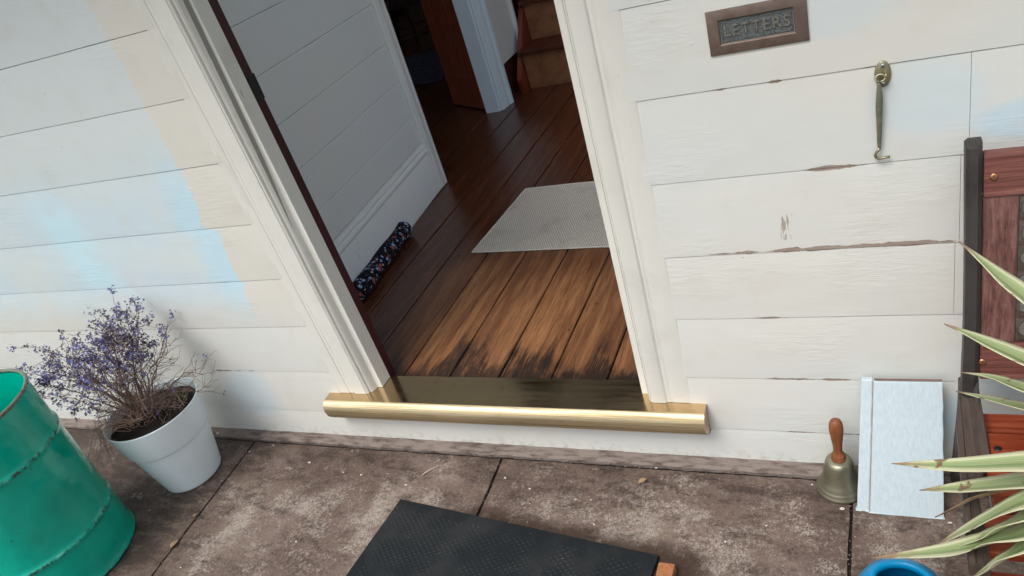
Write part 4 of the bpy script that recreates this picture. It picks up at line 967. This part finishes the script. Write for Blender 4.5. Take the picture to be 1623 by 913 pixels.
# --- variegated spiky plant in a pot just outside the frame
yp = thing('spiky_plant', (1.76, -.80, 0), 'variegated spiky plant with cream edged green leaves in front of the bench', 'plant')
m = MB(); m.lathe([(.001, .004), (.10, .001), (.108, .006), (.125, .19), (.132, .20), (.132, .222), (.124, .222), (.118, .20), (.115, .19), (.001, .19)], (1.76, -.80), 40); m.build('pot', MT['terra'], yp, smooth=True)
m = MB(); m.lathe([(.117, .188), (.09, .193), (.001, .195)], (1.76, -.80), 32, wob=.01); m.build('soil', MT['soil'], yp, smooth='all')
m = MB(); m.tube([(1.76, -.80, .19), (1.752, -.76, .34), (1.738, -.70, .50), (1.728, -.65, .62), (1.723, -.63, .68)], [.030, .026, .024, .026, .028], 12); m.build('stem', MT['dry'], yp, smooth='all')
def crom(P, t):
    n = len(P) - 1; i = min(int(t * n), n - 1); f = t * n - i; p1, p2 = P[i], P[i + 1]; p0 = P[i - 1] if i else p1 * 2 - p2; p3 = P[i + 2] if i + 2 <= n else p2 * 2 - p1
    return .5 * ((2 * p1) + (p2 - p0) * f + (2 * p0 - 5 * p1 + 4 * p2 - p3) * f * f + (3 * p1 - p0 - 3 * p2 + p3) * f * f * f)
def leaf(tip_first, width, roll=0.0, fold=.35, mat='leaf', full=.42, curl=0):
    P = [Vector(p) for p in tip_first] + [Vector((1.722, -.628, .675)) + Vector((-.012, 0, 0))]
    P = P[::-1]; N = 34; m = MB(); uv = []; rows = []
    for i in range(N + 1):
        t = i / N; p = crom(P, t); d = (crom(P, min(1, t + .01)) - crom(P, max(0, t - .01))).normalized()
        side = d.cross(Vector((0, 0, 1))).normalized(); side = Matrix.Rotation(roll + .12 * math.sin(t * 5 + roll * 3), 3, d) @ side; nn = side.cross(d)
        ww = width * (.45 + .55 * min(1, t / full)) if t < full else width * max(0, (1 - ((t - full) / (1 - full)) ** 1.55))
        ww = max(ww, .0008); row = []
        for j in range(7):
            u = j / 6 * 2 - 1; row.append(p + side * u * ww / 2 + nn * abs(u) * ww * fold * .5 + nn * .0006 * math.sin(u * 9 + t * 4))
        rows.append(row)
    m.grid(rows)
    me = bpy.data.meshes.new('leaf'); me.from_pydata([tuple(v) for v in m.v], [], m.f); ul = me.uv_layers.new(name='uv')
    for pl in me.polygons:
        pl.use_smooth = True
        for li in pl.loop_indices:
            vi = me.loops[li].vertex_index; ul.data[li].uv = ((vi % 7) / 6, (vi // 7) / N)
    me.materials.append(MT[mat]); o = bpy.data.objects.new('leaf', me); C.objects.link(o); o.parent = yp; o.matrix_parent_inverse = Matrix.Translation(yp.location).inverted()
    sol = o.modifiers.new('thick', 'SOLIDIFY'); sol.thickness = .0012; sol.offset = 0
    return o
LV = [
 ([(1.437, -.35, .906), (1.480, -.40, .872), (1.527, -.46, .844), (1.62, -.55, .775)], .046, .55),
 ([(1.415, -.38, .761), (1.469, -.42, .749), (1.530, -.48, .746), (1.62, -.55, .725)], .044, .45),
 ([(1.439, -.40, .671), (1.482, -.44, .689), (1.529, -.50, .708), (1.62, -.56, .705)], .036, .5),
 ([(1.437, -.36, .592), (1.479, -.41, .617), (1.535, -.48, .654), (1.63, -.56, .690)], .032, .45),
 ([(1.327, -.42, .458), (1.432, -.48, .522), (1.529, -.54, .598), (1.63, -.59, .660)], .036, -.15),
 ([(1.372, -.46, .434), (1.450, -.50, .490), (1.530, -.55, .564), (1.63, -.595, .640)], .044, .15),
 ([(1.281, -.50, .272), (1.399, -.55, .373), (1.461, -.58, .442), (1.521, -.62, .531), (1.63, -.635, .632)], .044, .05),
 ([(1.392, -.50, .324), (1.456, -.54, .445), (1.525, -.58, .562), (1.63, -.61, .650)], .034, -.2),
 ([(1.410, -.54, .370), (1.471, -.57, .457), (1.523, -.60, .547), (1.63, -.62, .640)], .040, .2),
 ([(1.433, -.60, .360), (1.474, -.62, .442), (1.518, -.64, .526), (1.62, -.65, .625)], .046, .2)]
for P, w_, ro in LV: leaf(P, w_ * 1.6, ro)
leaf([(1.399, -.44, .339), (1.435, -.47, .408), (1.469, -.50, .473), (1.56, -.57, .590)], .014, .3, mat='deadleaf', fold=.8)['label'] = 'thin withered brown leaf'
LR = random.Random(5)
for k in range(16):      # the far half of the rosette, outside the photograph
    an = R_(LR.uniform(-95, 95)); L_ = LR.uniform(.32, .5); el = LR.uniform(-.25, .9); c0 = Vector((1.722, -.628, .675)); d = Vector((math.cos(an), math.sin(an) * .8 - .15, el)).normalized()
    leaf([c0 + d * L_ + Vector((0, 0, -.10)), c0 + d * L_ * .66, c0 + d * L_ * .33], LR.uniform(.034, .046), LR.uniform(-.3, .3))

# --- flakes and litter on the concrete
FR = random.Random(3)
def flake(x, y, s, label, mat='flake', name='paint_flake', cat='paint flake', group='pale paint flakes on the concrete'):
    m = MB(); n = 7; a0 = FR.random() * 6; P = [(x + s * (1 + .5 * FR.random()) * math.cos(a0 + q * 2 * math.pi / n) * 1.0, y + s * (.55 + .4 * FR.random()) * math.sin(a0 + q * 2 * math.pi / n), .0045 + FR.uniform(-.0005, .0016)) for q in range(n)]
    m.quad(P); m.quad([(p[0], p[1], p[2] - .0012) for p in P[::-1]]); i = 0
    m.grid([[p for p in P + [P[0]]], [(p[0], p[1], p[2] - .0012) for p in P + [P[0]]]])
    return tag(m.build(name, MT[mat]), label, cat, group)

FL = [(-0.532, -0.140, .006), (-0.384, -0.072, .003), (-0.360, -0.172, .004), (-0.282, -0.176, .004), (-0.088, -0.201, .005), (-0.224, -0.242, .002), (0.248, -0.138, .004), (0.345, -0.172, .004), (0.365, -0.229, .002), (0.501, -0.197, .003), (0.547, -0.194, .003), (0.712, -0.054, .004), (0.580, -0.279, .003), (-1.077, -0.030, .006), (-0.841, -0.111, .005), (-0.752, -0.072, .003), (-0.730, -0.615, .003), (-1.562, -0.169, .003), (-1.072, -0.421, .003), (1.214, -0.150, .007), (1.139, -0.076, .003), (1.239, -0.077, .004), (0.059, -0.250, .003), (0.939, -0.289, .003), (1.035, -0.226, .003), (-0.360, -0.464, .004), (1.452, -0.165, .005)]
for x, y, s in FL: flake(x, y, s * .8, 'tiny pale flake of paint lying on the stained concrete')
m = MB(); m.tube([(-.050, -.156, .005), (-.03, -.131, .0065), (-.004, -.110, .005)], .0013, 6); tag(m.build('dry_twig', MT['stick'], smooth='all'), 'pale dry twig lying on concrete left of the short slab joint', 'twig')
def dryleaf(x, y, L_, rz, label):
    m = MB(); rows = []
    for i in range(9):
        t = i / 8; wv = L_ * .28 * math.sin(t * math.pi) ** .8 + .0004
        rows.append([Vector((x, y, 0)) + Matrix.Rotation(rz, 3, 'Z') @ Vector((L_ * (t - .5), wv * u, .0045 + .004 * u * u + .003 * math.sin(t * 3))) for u in (-1, -.4, 0, .4, 1)])
    m.grid(rows); o = m.build('dry_leaf', MT['deadleaf'], smooth='all'); md = o.modifiers.new('s', 'SOLIDIFY'); md.thickness = .0006; tag(o, label, 'leaf')
dryleaf(.683, -.111, .028, .7, 'dark curled dead leaf on concrete below the right end of the sill')
dryleaf(-.83, -.540, .034, 1.3, 'tan dead leaf in the slab joint nearest the green drum')
dryleaf(-.842, -.420, .016, 1.0, 'small tan leaf scrap in the slab joint below the white pot')

m = MB(); GR = random.Random(21)
def pebble(x, y, z, r_):
    i = len(m.v); q = [Vector((GR.uniform(-1, 1), GR.uniform(-1, 1), GR.uniform(-1, 1))).normalized() for _ in range(1)]
    P = [(1, 0, 0), (-1, 0, 0), (0, 1, 0), (0, -1, 0), (0, 0, 1), (0, 0, -1)]
    for p in P: m.v.append((x + p[0] * r_ * GR.uniform(.6, 1.3), y + p[1] * r_ * GR.uniform(.6, 1.3), z + p[2] * r_ * GR.uniform(.4, .8)))
    m.f += [tuple(i + k for k in f) for f in ((0, 2, 4), (2, 1, 4), (1, 3, 4), (3, 0, 4), (2, 0, 5), (1, 2, 5), (3, 1, 5), (0, 3, 5))]
for k in range(520):
    t = GR.random()
    if t < .5: x = GR.uniform(-1.5, 1.45); y = -.046 + GR.gauss(0, .004); z = -.003
    elif t < .6: y = GR.uniform(-.8, -.05); x = .199 - .045 * (y + .045) + GR.gauss(0, .004); z = -.003
    elif t < .75: y = GR.uniform(-.8, -.05); x = -.866 - .06 * (y + .045) + GR.gauss(0, .005); z = -.002
    elif t < .85: y = GR.uniform(-.6, -.05); x = 1.236 + GR.gauss(0, .005); z = -.003
    else: x = GR.uniform(-1.4, 1.4); y = GR.uniform(-.6, -.06); z = .0008
    pebble(x, y, z, GR.uniform(.0009, .0030) if t < .85 else GR.uniform(.0007, .0016))
tag(m.build('grit', MT['strip'], smooth=False), 'gritty crumbs in the slab joints', 'grit', kind='stuff')
# litter of dropped florets and twig ends on the soil
